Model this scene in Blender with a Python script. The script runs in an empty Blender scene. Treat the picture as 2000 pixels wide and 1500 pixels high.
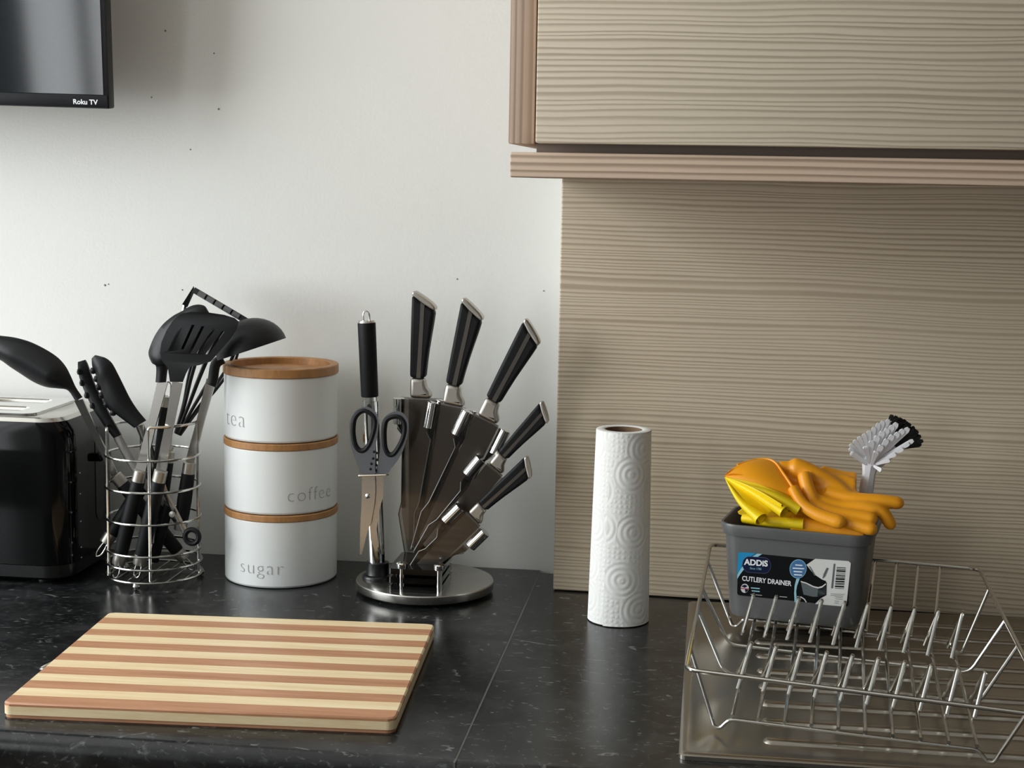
import bpy, bmesh, math, random
from mathutils import Vector, Matrix
from mathutils.geometry import tessellate_polygon
random.seed(7)
sc = bpy.context.scene
COL = sc.collection
PI = math.pi
def R(d): return math.radians(d)

# ---------------------------------------------------------------- camera
FPX, PITCH, YAW, ROLL = 3050.0, R(7.45), R(7.22), R(-1.02)
CAM = Vector((0.0, -1.8057, 0.46))
_f = Vector((-math.sin(YAW)*math.cos(PITCH), math.cos(YAW)*math.cos(PITCH), -math.sin(PITCH)))
_r0 = Vector((math.cos(YAW), math.sin(YAW), 0)); _d0 = _f.cross(_r0)
_r = _r0*math.cos(ROLL) + _d0*math.sin(ROLL)
_d = -_r0*math.sin(ROLL) + _d0*math.cos(ROLL)
cd = bpy.data.cameras.new('camera'); cam = bpy.data.objects.new('camera', cd); COL.objects.link(cam)
cd.sensor_width = 36.0; cd.lens = FPX*36/2000; cd.clip_start = .05
M = Matrix((_r, -_d, -_f)).transposed().to_4x4(); M.translation = CAM
cam.matrix_world = M; sc.camera = cam

# ---------------------------------------------------------------- world and daylight
w = bpy.data.worlds.new('world'); sc.world = w; w.use_nodes = True
w.node_tree.nodes['Background'].inputs[0].default_value = (.80, .90, 1.0, 1)
w.node_tree.nodes['Background'].inputs[1].default_value = 1.0
def area(name, loc, rot, sx, sy, power, color):
    l = bpy.data.lights.new(name, 'AREA'); l.shape = 'RECTANGLE'; l.size = sx; l.size_y = sy
    l.energy = power; l.color = color
    o = bpy.data.objects.new(name, l); COL.objects.link(o); o.location = loc; o.rotation_euler = rot
    return o
# daylight through the two windows in the left wall
area('window_daylight', (-1.93, -.95, .80), (0, R(-90), 0), 1.25, 1.25, 33, (.95, .98, 1.0))
area('far_window_daylight', (-1.93, -2.99, .62), (0, R(-90), 0), 1.55, .66, 15, (.95, .98, 1.0))
sc.view_settings.view_transform = 'Standard'
sc.view_settings.look = 'None'
sc.view_settings.gamma = 1.0
sc.view_settings.exposure = 0.38
sc.view_settings.use_curve_mapping = False

# ---------------------------------------------------------------- helpers
def at(px, py, Y):
    """point of the place seen at a photo pixel, at depth Y behind or before the wall plane"""
    d = _f*FPX + _r*(px-1000) + _d*(py-750)
    return CAM + d*((Y-CAM.y)/d.y)
def onz(px, py, z):
    d = _f*FPX + _r*(px-1000) + _d*(py-750)
    return CAM + d*((z-CAM.z)/d.z)
def V(*a): return Vector(a)
ORG = {}
def org(o):
    while o is not None:
        if o.name in ORG: return ORG[o.name]
        o = o.parent
    return Vector((0, 0, 0))
def tag(o, label=None, cat=None, group=None, kind=None):
    if label: o['label'] = label
    if cat: o['category'] = cat
    if group: o['group'] = group
    if kind: o['kind'] = kind
    return o
def thing(name, label, cat, loc=(0, 0, 0), group=None):
    o = bpy.data.objects.new(name, None); COL.objects.link(o); o.location = loc
    o.empty_display_size = .02
    ORG[o.name] = Vector(loc)
    return tag(o, label, cat, group)
def link_mesh(name, me, mat, parent=None, smooth=35):
    if mat: me.materials.append(mat)
    if smooth:
        me.polygons.foreach_set('use_smooth', [True]*len(me.polygons))
        try: me.set_sharp_from_angle(angle=R(smooth))
        except Exception: pass
    o = bpy.data.objects.new(name, me); COL.objects.link(o)
    if parent is not None: o.parent = parent
    return o
class MB:
    def __init__(s): s.v = []; s.f = []
    def add(s, vs, fs):
        b = len(s.v); s.v += [Vector(p) for p in vs]; s.f += [tuple(i+b for i in f) for f in fs]; return s
    def box(s, lo, hi, bev=0, seg=2, M=None):
        bm = bmesh.new(); bmesh.ops.create_cube(bm, size=1)
        for v in bm.verts: v.co = Vector([lo[k]+(hi[k]-lo[k])*(v.co[k]+.5) for k in range(3)])
        if bev: bmesh.ops.bevel(bm, geom=bm.edges[:], offset=bev, segments=seg, affect='EDGES', profile=.5)
        bm.verts.index_update()
        s.add([(M @ v.co) if M else v.co.copy() for v in bm.verts], [[v.index for v in f.verts] for f in bm.faces]); bm.free(); return s
    def tube(s, path, r, n=10, closed=False, caps=True, flat=1.0, up=None):
        P = [Vector(p) for p in path]; m = len(P)
        rr = r if isinstance(r, (list, tuple)) else [r]*m
        T = []
        for i in range(m):
            if closed: t = P[(i+1) % m]-P[i-1]
            else: t = P[min(i+1, m-1)]-P[max(i-1, 0)]
            T.append(t.normalized())
        u = Vector(up) if up else (Vector((0, 0, 1)) if abs(T[0].z) < .9 else Vector((0, 1, 0)))
        u = (u-T[0]*u.dot(T[0])).normalized()
        vs = []; fs = []
        for i in range(m):
            u = (u-T[i]*u.dot(T[i])).normalized(); b = T[i].cross(u)
            for k in range(n):
                a = 2*PI*k/n
                vs.append(P[i]+(u*math.cos(a)*flat+b*math.sin(a))*rr[i])
        for i in range(m if closed else m-1):
            j = (i+1) % m
            for k in range(n):
                fs.append((i*n+k, i*n+(k+1) % n, j*n+(k+1) % n, j*n+k))
        if not closed and caps:
            fs.append(tuple(range(n))[::-1]); fs.append(tuple((m-1)*n+k for k in range(n)))
        return s.add(vs, fs)
    def lathe(s, prof, c=(0, 0, 0), n=48, M=None, close=False, caps=True):
        vs = []; fs = []; c = Vector(c); m = len(prof)
        for (r, z) in prof:
            for k in range(n):
                a = 2*PI*k/n; p = Vector((r*math.cos(a), r*math.sin(a), z))
                vs.append(((M @ p) if M else p)+c)
        for i in range(m-1 if not close else m):
            j = (i+1) % m
            for k in range(n): fs.append((i*n+k, i*n+(k+1) % n, j*n+(k+1) % n, j*n+k))
        if not close and caps:
            if prof[0][0] > 1e-6: fs.append(tuple(range(n))[::-1])
            if prof[-1][0] > 1e-6: fs.append(tuple((m-1)*n+k for k in range(n)))
        return s.add(vs, fs)
    def plate(s, loops, fn, thick):
        """flat piece with holes: loops of 2D points, fn(x, y, w) -> point, w = +-thick/2"""
        L = [[Vector((p[0], p[1], 0)) for p in l] for l in loops]
        tri = tessellate_polygon(L); flat = [p for l in L for p in l]; n = len(flat)
        vs = [fn(p.x, p.y, -thick/2) for p in flat]+[fn(p.x, p.y, thick/2) for p in flat]
        fs = [tuple(t) for t in tri]+[tuple(i+n for i in t[::-1]) for t in tri]
        b = 0
        for l in L:
            m = len(l)
            for i in range(m):
                j = (i+1) % m; fs.append((b+i, b+j, b+j+n, b+i+n))
            b += m
        return s.add(vs, fs)
    def sheet(s, rows, thick, off=(0, 1, 0)):
        """curved sheet from a grid of points, with thickness"""
        m, n = len(rows), len(rows[0]); o = Vector(off)*thick
        top = [Vector(p) for r in rows for p in r]; bot = [p+o for p in top]; N = m*n
        fs = []
        for i in range(m-1):
            for j in range(n-1):
                a, b, c, d = i*n+j, i*n+j+1, (i+1)*n+j+1, (i+1)*n+j
                fs.append((a, b, c, d)); fs.append((d+N, c+N, b+N, a+N))
        ring = [j for j in range(n)]+[i*n+n-1 for i in range(1, m)]+[(m-1)*n+j for j in range(n-2, -1, -1)]+[i*n for i in range(m-2, 0, -1)]
        for k in range(len(ring)):
            a, b = ring[k], ring[(k+1) % len(ring)]; fs.append((a, a+N, b+N, b))
        return s.add(top+bot, fs)
    def mesh(s, name, o=Vector((0, 0, 0))):
        me = bpy.data.meshes.new(name); me.from_pydata([tuple(p-o) for p in s.v], [], s.f); me.update()
        bm = bmesh.new(); bm.from_mesh(me); bmesh.ops.recalc_face_normals(bm, faces=bm.faces[:]); bm.to_mesh(me); bm.free()
        return me
    def build(s, name, mat, parent=None, smooth=35, **kw):
        o = link_mesh(name, s.mesh(name, org(parent)), mat, parent, smooth)
        if kw: tag(o, **kw)
        return o
def smooth_path(P, k=6, closed=False):
    P = [Vector(p) for p in P]; n = len(P); out = []
    for i in range(n if closed else n-1):
        if closed: a, b, c, d = P[i-1], P[i], P[(i+1) % n], P[(i+2) % n]
        else: a, b, c, d = P[max(i-1, 0)], P[i], P[i+1], P[min(i+2, n-1)]
        for j in range(k):
            t = j/k
            out.append(.5*((2*b)+(c-a)*t+(2*a-5*b+4*c-d)*t*t+(3*b-a-3*c+d)*t**3))
    if not closed: out.append(P[-1])
    return out
def round_path(P, r, k=4, closed=False):
    """polyline with its corners rounded by radius r"""
    P = [Vector(p) for p in P]; n = len(P); out = []
    for i in range(n):
        if not closed and i in (0, n-1): out.append(P[i]); continue
        a, b, c = P[i-1], P[i], P[(i+1) % n]
        d1 = a-b; d2 = c-b; q = min(r, d1.length*.45, d2.length*.45)
        p1 = b+d1.normalized()*q; p2 = b+d2.normalized()*q
        for j in range(k+1):
            t = j/k; out.append(p1*(1-t)**2+b*2*t*(1-t)+p2*t*t)
    return out
def rrect(hx, hy, r, k=5):
    pts = []
    for cx, cy, a0 in ((hx-r, hy-r, 0), (-hx+r, hy-r, 90), (-hx+r, -hy+r, 180), (hx-r, -hy+r, 270)):
        for j in range(k+1):
            a = R(a0+90*j/k); pts.append((cx+r*math.cos(a), cy+r*math.sin(a)))
    return pts
def text_mesh(body, size=1.0, offset=0.0, spacing=1.0):
    c = bpy.data.curves.new('lettering', 'FONT'); c.body = body; c.size = size; c.offset = offset
    c.space_character = spacing; c.resolution_u = 4
    o = bpy.data.objects.new('lettering', c); COL.objects.link(o); bpy.context.view_layer.update()
    me = bpy.data.meshes.new_from_object(o.evaluated_get(bpy.context.evaluated_depsgraph_get()))
    vs = [v.co.copy() for v in me.vertices]; fs = [tuple(p.vertices) for p in me.polygons]
    bpy.data.objects.remove(o); bpy.data.curves.remove(c); bpy.data.meshes.remove(me)
    x0 = min(v.x for v in vs); x1 = max(v.x for v in vs)
    return vs, fs, x0, x1

# ---------------------------------------------------------------- materials
def lin(c): return tuple(((x/255)/12.92 if x/255 <= .04045 else ((x/255+.055)/1.055)**2.4) for x in c)+(1,)
def pm(name, rgb, rough=.5, metal=0, spec=.5, coat=0, bump=0, bscale=200, sheen=0):
    m = bpy.data.materials.new(name); m.use_nodes = True; b = m.node_tree.nodes['Principled BSDF']
    b.inputs['Base Color'].default_value = lin(rgb); b.inputs['Roughness'].default_value = rough
    b.inputs['Metallic'].default_value = metal; b.inputs['Specular IOR Level'].default_value = spec
    b.inputs['Coat Weight'].default_value = coat
    nt = m.node_tree
    # fine colour variation so that no surface is perfectly even
    n = nt.nodes.new('ShaderNodeTexNoise'); n.inputs['Scale'].default_value = 14 if metal else bscale; n.inputs['Detail'].default_value = 1 if metal else 3
    tc = nt.nodes.new('ShaderNodeTexCoord'); nt.links.new(tc.outputs['Object'], n.inputs['Vector'])
    mr = nt.nodes.new('ShaderNodeMapRange'); mr.inputs['To Min'].default_value = max(.02, rough*.88); mr.inputs['To Max'].default_value = min(1, rough*1.12)
    nt.links.new(n.outputs['Fac'], mr.inputs['Value']); nt.links.new(mr.outputs['Result'], b.inputs['Roughness'])
    if bump:
        bp = nt.nodes.new('ShaderNodeBump'); bp.inputs['Strength'].default_value = bump; bp.inputs['Distance'].default_value = .001
        nt.links.new(n.outputs['Fac'], bp.inputs['Height']); nt.links.new(bp.outputs['Normal'], b.inputs['Normal'])
    return m
def N(nt, kind, **kw):
    n = nt.nodes.new(kind)
    for k, v in kw.items(): setattr(n, k, v)
    return n
def math_n(nt, op, a, b=None):
    n = nt.nodes.new('ShaderNodeMath'); n.operation = op
    for i, q in enumerate((a, b)):
        if q is None: continue
        if isinstance(q, (int, float)): n.inputs[i].default_value = q
        else: nt.links.new(q, n.inputs[i])
    return n.outputs[0]
def wood_grain(name, light, dark, axis='x', freq=150, wav=.009, rough=.55):
    m = bpy.data.materials.new(name); m.use_nodes = True; nt = m.node_tree; b = nt.nodes['Principled BSDF']
    tc = N(nt, 'ShaderNodeTexCoord'); sp = N(nt, 'ShaderNodeSeparateXYZ'); nt.links.new(tc.outputs['Object'], sp.inputs[0])
    cross = sp.outputs['Z'] if axis == 'x' else sp.outputs['X']
    def noise(scale, det=2):
        mp = N(nt, 'ShaderNodeMapping'); nt.links.new(tc.outputs['Object'], mp.inputs[0]); mp.inputs['Scale'].default_value = scale
        n = N(nt, 'ShaderNodeTexNoise'); n.inputs['Scale'].default_value = 1; n.inputs['Detail'].default_value = det
        nt.links.new(mp.outputs[0], n.inputs[0]); return n.outputs['Fac']
    sx = (lambda a, c: (a, 1, c)) if axis == 'x' else (lambda a, c: (c, 1, a))
    n1 = noise(sx(2.2, 7)); n2 = noise(sx(5, 45), 3); n3 = noise(sx(1.4, 22), 2); n4 = noise(sx(30, 900), 2)
    c = math_n(nt, 'ADD', cross, math_n(nt, 'MULTIPLY', math_n(nt, 'SUBTRACT', n1, .5), wav*2))
    c = math_n(nt, 'ADD', c, math_n(nt, 'MULTIPLY', math_n(nt, 'SUBTRACT', n2, .5), wav*.55))
    w1 = N(nt, 'ShaderNodeTexNoise', noise_dimensions='1D'); w1.inputs['Scale'].default_value = 1; w1.inputs['Detail'].default_value = 2
    nt.links.new(math_n(nt, 'MULTIPLY', c, 40), w1.inputs['W'])
    ph = math_n(nt, 'ADD', math_n(nt, 'MULTIPLY', c, freq), math_n(nt, 'MULTIPLY', w1.outputs['Fac'], 3.2))
    fr = math_n(nt, 'FRACT', ph)
    ramp = N(nt, 'ShaderNodeValToRGB'); nt.links.new(fr, ramp.inputs[0])
    e = ramp.color_ramp.elements; e[0].position = 0; e[0].color = (1, 1, 1, 1); e[1].position = 1; e[1].color = (.85, .85, .85, 1)
    for p, g in ((.25, 1), (.46, .9), (.60, .45), (.72, .03), (.88, .0)):
        q = e.new(p); q.color = (g, g, g, 1)
    # contrast of the lines differs from zone to zone
    k = N(nt, 'ShaderNodeMapRange'); nt.links.new(n3, k.inputs['Value']); k.inputs['From Min'].default_value = .3; k.inputs['From Max'].default_value = .7
    k.inputs['To Min'].default_value = .62; k.inputs['To Max'].default_value = 1.0
    inv = math_n(nt, 'SUBTRACT', 1, ramp.outputs['Color']); dk = math_n(nt, 'MULTIPLY', inv, k.outputs[0])
    mx = N(nt, 'ShaderNodeMix', data_type='RGBA'); nt.links.new(dk, mx.inputs['Factor'])
    mx.inputs['A'].default_value = lin(light); mx.inputs['B'].default_value = lin(dark)
    mx2 = N(nt, 'ShaderNodeMix', data_type='RGBA', blend_type='MULTIPLY'); mx2.inputs['Factor'].default_value = .25
    nt.links.new(mx.outputs['Result'], mx2.inputs['A'])
    g = N(nt, 'ShaderNodeMapRange'); nt.links.new(n4, g.inputs['Value']); g.inputs['To Min'].default_value = .75; g.inputs['To Max'].default_value = 1.2
    nt.links.new(g.outputs[0], mx2.inputs['B'])
    nt.links.new(mx2.outputs['Result'], b.inputs['Base Color'])
    b.inputs['Roughness'].default_value = rough; b.inputs['Specular IOR Level'].default_value = .3
    bp = N(nt, 'ShaderNodeBump'); bp.inputs['Strength'].default_value = .25; bp.inputs['Distance'].default_value = .0006
    nt.links.new(ramp.outputs['Color'], bp.inputs['Height']); nt.links.new(bp.outputs['Normal'], b.inputs['Normal'])
    return m
def streak_wood(name, c1, c2, scale=(3, 90, 90), rough=.45):
    m = bpy.data.materials.new(name); m.use_nodes = True; nt = m.node_tree; b = nt.nodes['Principled BSDF']
    tc = N(nt, 'ShaderNodeTexCoord'); mp = N(nt, 'ShaderNodeMapping'); mp.inputs['Scale'].default_value = scale
    nt.links.new(tc.outputs['Object'], mp.inputs[0])
    n = N(nt, 'ShaderNodeTexNoise'); n.inputs['Scale'].default_value = 1; n.inputs['Detail'].default_value = 4; nt.links.new(mp.outputs[0], n.inputs[0])
    mp2 = N(nt, 'ShaderNodeMapping'); mp2.inputs['Scale'].default_value = tuple(q*6 for q in scale); nt.links.new(tc.outputs['Object'], mp2.inputs[0])
    n2 = N(nt, 'ShaderNodeTexNoise'); n2.inputs['Scale'].default_value = 1; n2.inputs['Detail'].default_value = 2; nt.links.new(mp2.outputs[0], n2.inputs[0])
    s = math_n(nt, 'ADD', math_n(nt, 'MULTIPLY', n.outputs['Fac'], .7), math_n(nt, 'MULTIPLY', n2.outputs['Fac'], .3))
    r = N(nt, 'ShaderNodeMapRange'); nt.links.new(s, r.inputs['Value']); r.inputs['From Min'].default_value = .32; r.inputs['From Max'].default_value = .68
    mx = N(nt, 'ShaderNodeMix', data_type='RGBA'); nt.links.new(r.outputs[0], mx.inputs['Factor'])
    mx.inputs['A'].default_value = lin(c1); mx.inputs['B'].default_value = lin(c2)
    nt.links.new(mx.outputs['Result'], b.inputs['Base Color']); b.inputs['Roughness'].default_value = rough
    return m
def granite(name):
    m = bpy.data.materials.new(name); m.use_nodes = True; nt = m.node_tree; b = nt.nodes['Principled BSDF']
    tc = N(nt, 'ShaderNodeTexCoord')
    def noise(scale, det, rough=.5, dist=0):
        mp = N(nt, 'ShaderNodeMapping'); nt.links.new(tc.outputs['Object'], mp.inputs[0]); mp.inputs['Scale'].default_value = scale
        n = N(nt, 'ShaderNodeTexNoise'); n.inputs['Scale'].default_value = 1; n.inputs['Detail'].default_value = det
        n.inputs['Roughness'].default_value = rough; n.inputs['Distortion'].default_value = dist
        nt.links.new(mp.outputs[0], n.inputs[0]); return n.outputs['Fac']
    def rng(x, a, bb):
        r = N(nt, 'ShaderNodeMapRange'); nt.links.new(x, r.inputs['Value']); r.inputs['From Min'].default_value = a; r.inputs['From Max'].default_value = bb
        return r.outputs[0]
    cloud = rng(noise((26, 26, 26), 4, .6, .6), .45, .75)
    speck = rng(noise((120, 190, 150), 4, .62, .6), .57, .76)
    flake = rng(noise((48, 80, 55), 3, .55, 1.2), .645, .72)
    t = math_n(nt, 'ADD', math_n(nt, 'MULTIPLY', cloud, .14), math_n(nt, 'MULTIPLY', speck, .5))
    t = math_n(nt, 'ADD', t, math_n(nt, 'MULTIPLY', flake, .75))
    t = math_n(nt, 'MINIMUM', t, 1.0)
    mx = N(nt, 'ShaderNodeMix', data_type='RGBA'); nt.links.new(t, mx.inputs['Factor'])
    mx.inputs['A'].default_value = lin((19, 20, 21)); mx.inputs['B'].default_value = lin((112, 114, 114))
    nt.links.new(mx.outputs['Result'], b.inputs['Base Color'])
    b.inputs['Roughness'].default_value = .23; b.inputs['Specular IOR Level'].default_value = .5
    bp = N(nt, 'ShaderNodeBump'); bp.inputs['Strength'].default_value = .07; bp.inputs['Distance'].default_value = .0006
    nt.links.new(noise((300, 300, 300), 2), bp.inputs['Height']); nt.links.new(bp.outputs['Normal'], b.inputs['Normal'])
    return m
def wall_paint(name, rgb):
    m = pm(name, rgb, .85, spec=.25); nt = m.node_tree; b = nt.nodes['Principled BSDF']
    tc = N(nt, 'ShaderNodeTexCoord')
    n = N(nt, 'ShaderNodeTexNoise'); n.inputs['Scale'].default_value = 260; n.inputs['Detail'].default_value = 2; nt.links.new(tc.outputs['Object'], n.inputs[0])
    n2 = N(nt, 'ShaderNodeTexNoise'); n2.inputs['Scale'].default_value = 9; n2.inputs['Detail'].default_value = 3; nt.links.new(tc.outputs['Object'], n2.inputs[0])
    s = math_n(nt, 'ADD', n.outputs['Fac'], math_n(nt, 'MULTIPLY', n2.outputs['Fac'], 2.0))
    bp = N(nt, 'ShaderNodeBump'); bp.inputs['Strength'].default_value = .18; bp.inputs['Distance'].default_value = .0012
    nt.links.new(s, bp.inputs['Height']); nt.links.new(bp.outputs['Normal'], b.inputs['Normal'])
    return m
def tinted_acrylic(name, tint, gloss):
    m = bpy.data.materials.new(name); m.use_nodes = True; nt = m.node_tree; nt.nodes.clear()
    out = N(nt, 'ShaderNodeOutputMaterial'); tr = N(nt, 'ShaderNodeBsdfTransparent'); tr.inputs[0].default_value = tint
    gl = N(nt, 'ShaderNodeBsdfGlossy'); gl.inputs['Roughness'].default_value = .06
    fr = N(nt, 'ShaderNodeFresnel'); fr.inputs[0].default_value = 1.45
    mx = N(nt, 'ShaderNodeMixShader'); nt.links.new(math_n(nt, 'ADD', fr.outputs[0], gloss), mx.inputs[0])
    nt.links.new(tr.outputs[0], mx.inputs[1]); nt.links.new(gl.outputs[0], mx.inputs[2]); nt.links.new(mx.outputs[0], out.inputs[0])
    return m
def paper(name):
    m = bpy.data.materials.new(name); m.use_nodes = True; nt = m.node_tree; b = nt.nodes['Principled BSDF']
    b.inputs['Base Color'].default_value = lin((240, 240, 236)); b.inputs['Roughness'].default_value = .9
    b.inputs['Specular IOR Level'].default_value = .15
    uv = N(nt, 'ShaderNodeUVMap'); uv.uv_map = 'UVMap'
    vo = N(nt, 'ShaderNodeTexVoronoi', voronoi_dimensions='2D'); vo.inputs['Scale'].default_value = 22; vo.inputs['Randomness'].default_value = .62
    nt.links.new(uv.outputs[0], vo.inputs['Vector'])
    d = vo.outputs['Distance']
    rings = math_n(nt, 'SINE', math_n(nt, 'MULTIPLY', d, 46))
    near = N(nt, 'ShaderNodeMapRange'); nt.links.new(d, near.inputs['Value']); near.inputs['From Min'].default_value = .50; near.inputs['From Max'].default_value = .40
    h1 = math_n(nt, 'MULTIPLY', rings, near.outputs[0])
    v2 = N(nt, 'ShaderNodeTexVoronoi', voronoi_dimensions='2D'); v2.inputs['Scale'].default_value = 190; v2.inputs['Randomness'].default_value = .35
    nt.links.new(uv.outputs[0], v2.inputs['Vector'])
    dot = N(nt, 'ShaderNodeMapRange'); nt.links.new(v2.outputs['Distance'], dot.inputs['Value']); dot.inputs['From Min'].default_value = .45; dot.inputs['From Max'].default_value = .15
    far = math_n(nt, 'SUBTRACT', 1, near.outputs[0])
    h2 = math_n(nt, 'MULTIPLY', dot.outputs[0], far)
    h = math_n(nt, 'ADD', h1, math_n(nt, 'MULTIPLY', h2, 1.3))
    bp = N(nt, 'ShaderNodeBump'); bp.inputs['Strength'].default_value = .3; bp.inputs['Distance'].default_value = .0006
    nt.links.new(h, bp.inputs['Height']); nt.links.new(bp.outputs['Normal'], b.inputs['Normal'])
    return m
MAT = dict(
    wall=wall_paint('white_wall_paint', (231, 231, 226)),
    far_wall=wall_paint('low_bounce_wall_paint', (146, 145, 142)),  # unseen walls made dark grey to cut the bounced fill light
    ceiling=wall_paint('ceiling_paint', (238, 238, 234)),
    floor=streak_wood('floor_boards', (96, 78, 62), (126, 104, 84), (2, 30, 30)),
    wood=wood_grain('taupe_grain_laminate', (220, 206, 184), (176, 161, 139), freq=188, wav=.010),
    splash=wood_grain('taupe_grain_splashback', (214, 199, 175), (174, 157, 133), freq=225, wav=.009),
    edge_v=wood_grain('taupe_edge_upright_grain', (196, 172, 153), (150, 128, 111), axis='z', freq=215, wav=.0012),
    edge_h=wood_grain('taupe_edge_grain', (208, 184, 162), (148, 126, 105), freq=190, wav=.003),
    dark_edge=pm('brown_carcass_board', (112, 98, 88), .6),  # dark brown boards of the carcass and the recessed strip
    granite=granite('black_granite_laminate'),
    seam=pm('worktop_joint_filler', (100, 100, 94), .5),
    cabinet_dark=pm('charcoal_cabinet_front', (48, 46, 44), .55),
    steel=pm('brushed_steel', (190, 187, 181), .27, 1),
    sink=pm('sink_steel', (172, 166, 156), .30, 1),
    chrome=pm('chrome', (225, 225, 222), .07, 1),
    wire=pm('chromed_wire', (205, 204, 198), .16, 1),
    tang=pm('dark_tang_steel', (122, 118, 112), .34, 1),
    satin_steel=pm('satin_steel', (186, 182, 174), .42, 1),
    blade=pm('knife_steel', (168, 165, 161), .46, 1),
    black=pm('black_nylon', (12, 13, 15), .46, spec=.32),
    soft=pm('black_soft_grip', (12, 13, 15), .58, spec=.28),
    gloss=pm('glossy_black_plastic', (6, 7, 8), .10, spec=.22),
    satin=pm('satin_black_plastic', (12, 13, 14), .33),
    screen=pm('tv_screen_glass', (16, 22, 27), .07, spec=.58),
    bezel=pm('tv_bezel', (24, 27, 32), .35, bump=.1, bscale=80),
    tvdark=pm('tv_back_plastic', (12, 12, 13), .5),
    ink=pm('white_print', (236, 238, 240), .5),
    canister=pm('white_enamel', (231, 234, 232), .33, spec=.4),
    deboss=pm('grey_lettering', (168, 170, 168), .6),
    bamboo=streak_wood('bamboo_lid', (150, 104, 60), (190, 140, 88), (60, 60, 25)),
    cream=streak_wood('pale_bamboo_strip', (232, 202, 154), (248, 230, 190), (7, 160, 120)),
    brown=streak_wood('caramelised_bamboo_strip', (174, 120, 86), (204, 152, 114), (7, 160, 120)),
    acrylic=tinted_acrylic('smoked_acrylic', (.70, .68, .66, 1), .004),
    acrylic_edge=pm('acrylic_cut_edge', (120, 118, 112), .3),
    acrylic_dark=pm('black_acrylic', (8, 8, 9), .12, coat=.3),
    paper=paper('embossed_paper'),
    card=pm('cardboard_core', (128, 104, 80), .9),
    grey=pm('grey_plastic', (94, 95, 95), .36),
    scissor=pm('grey_scissor_plastic', (86, 88, 92), .5),
    orange=pm('orange_rubber', (246, 164, 24), .42, bump=.06, bscale=500),
    yellow=pm('yellow_rubber', (255, 222, 18), .45, bump=.03, bscale=500),
    white=pm('white_plastic', (226, 228, 232), .4),
    tuft=pm('white_bristle', (222, 222, 224), .55),
    bristle=pm('black_bristle', (9, 9, 10), .6),
    lab_black=pm('label_black', (6, 8, 11), .45, spec=.2), lab_navy=pm('label_navy', (14, 24, 56), .45, spec=.2),
    lab_rim=pm('label_oval_rim', (70, 76, 104), .35),
    lab_blue=pm('label_blue', (28, 140, 190), .35), lab_pale=pm('label_pale_blue', (150, 200, 214), .35),
    lab_disc=pm('label_disc_blue', (66, 112, 160), .35), lab_white=pm('label_white', (214, 214, 210), .45),
    lab_grey=pm('label_picture_grey', (92, 100, 102), .45), lab_red=pm('label_red', (170, 60, 80), .45),
    mark=pm('wall_pit', (128, 124, 116), .9),
    added_curtain=pm('grey_added_curtain', (120, 122, 120), .9),
    glass=tinted_acrylic('window_glass', (.95, .97, .97, 1), .02),
    upvc=pm('white_window_frame', (232, 234, 234), .35),
)

# ---------------------------------------------------------------- the room
def struct(name, mb, mat, **kw):
    o = mb.build(name, mat); o['kind'] = 'structure'; return tag(o, **kw) if kw else o
XL, XR, YF, ZF, ZC = -1.95, 2.2, -3.4, -.90, 1.62
struct('floor', MB().box((XL-.1, YF-.1, ZF-.05), (XR+.1, .1, ZF)), MAT['floor'])
struct('ceiling', MB().box((XL-.1, YF-.1, ZC), (XR+.1, .1, ZC+.05)), MAT['ceiling'])
wall = struct('wall_back', MB().box((XL-.1, 0, ZF), (XR+.1, .1, ZC)), MAT['wall'])
struct('wall_right', MB().box((XR, YF, ZF), (XR+.1, 0, ZC)), MAT['far_wall'])
def holed_wall(axis, pos, lo, hi, holes):
    """wall slab pieced around its window openings; lo/hi along the wall, holes of (a, b, z0, z1)"""
    mb = MB(); u = lo
    for a, b, z0, z1 in sorted(holes):
        mb.box((pos, u, ZF), (pos+.1, a, ZC)); mb.box((pos, a, ZF), (pos+.1, b, z0)); mb.box((pos, a, z1), (pos+.1, b, ZC)); u = b
    return mb.box((pos, u, ZF), (pos+.1, hi, ZC))
LW = (-1.60, -.30, .16, 1.44); FW = (-3.34, -2.64, -.18, 1.42)
struct('wall_left', holed_wall('x', XL-.1, YF, 0, (LW, FW)), MAT['wall'])
struct('wall_front', MB().box((XL-.1, YF-.1, ZF), (XR+.1, YF, ZC)), MAT['far_wall'])
def window(name, axis, pos, h):
    a, b, z0, z1 = h; mb = MB(); t = .045
    def bx(u0, u1, q0, q1, d0, d1, m):
        if axis == 'x': m.box((pos+d0, u0, q0), (pos+d1, u1, q1))
        else: m.box((u0, pos+d0, q0), (u1, pos+d1, q1))
    for u0, u1, q0, q1 in ((a, a+t, z0, z1), (b-t, b, z0, z1), (a+t, b-t, z0, z0+t), (a+t, b-t, z1-t, z1), ((a+b)/2-t/2, (a+b)/2+t/2, z0+t, z1-t)):
        bx(u0, u1, q0, q1, -.085, -.04, mb)
    o = mb.build(name, MAT['upvc']); o['kind'] = 'structure'
    for u0, u1 in ((a+t, (a+b)/2-t/2), ((a+b)/2+t/2, b-t)):
        g = MB(); bx(u0, u1, z0+t, z1-t, -.066, -.060, g); g.build('pane', MAT['glass'], o)
    return o
window('window_1', 'x', XL, LW); w2 = window('window_2', 'x', XL, FW)
rows = [[(XL+.045+.008*math.sin(k*1.9), -3.035+.012*k, z) for k in range(9)] for z in (-.25, 1.46)]
MB().sheet(rows, .004, (1, 0, 0)).build('added_curtain', MAT['added_curtain'], w2, smooth=60)  # unseen strip added to darken a band of the television's reflection
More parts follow.
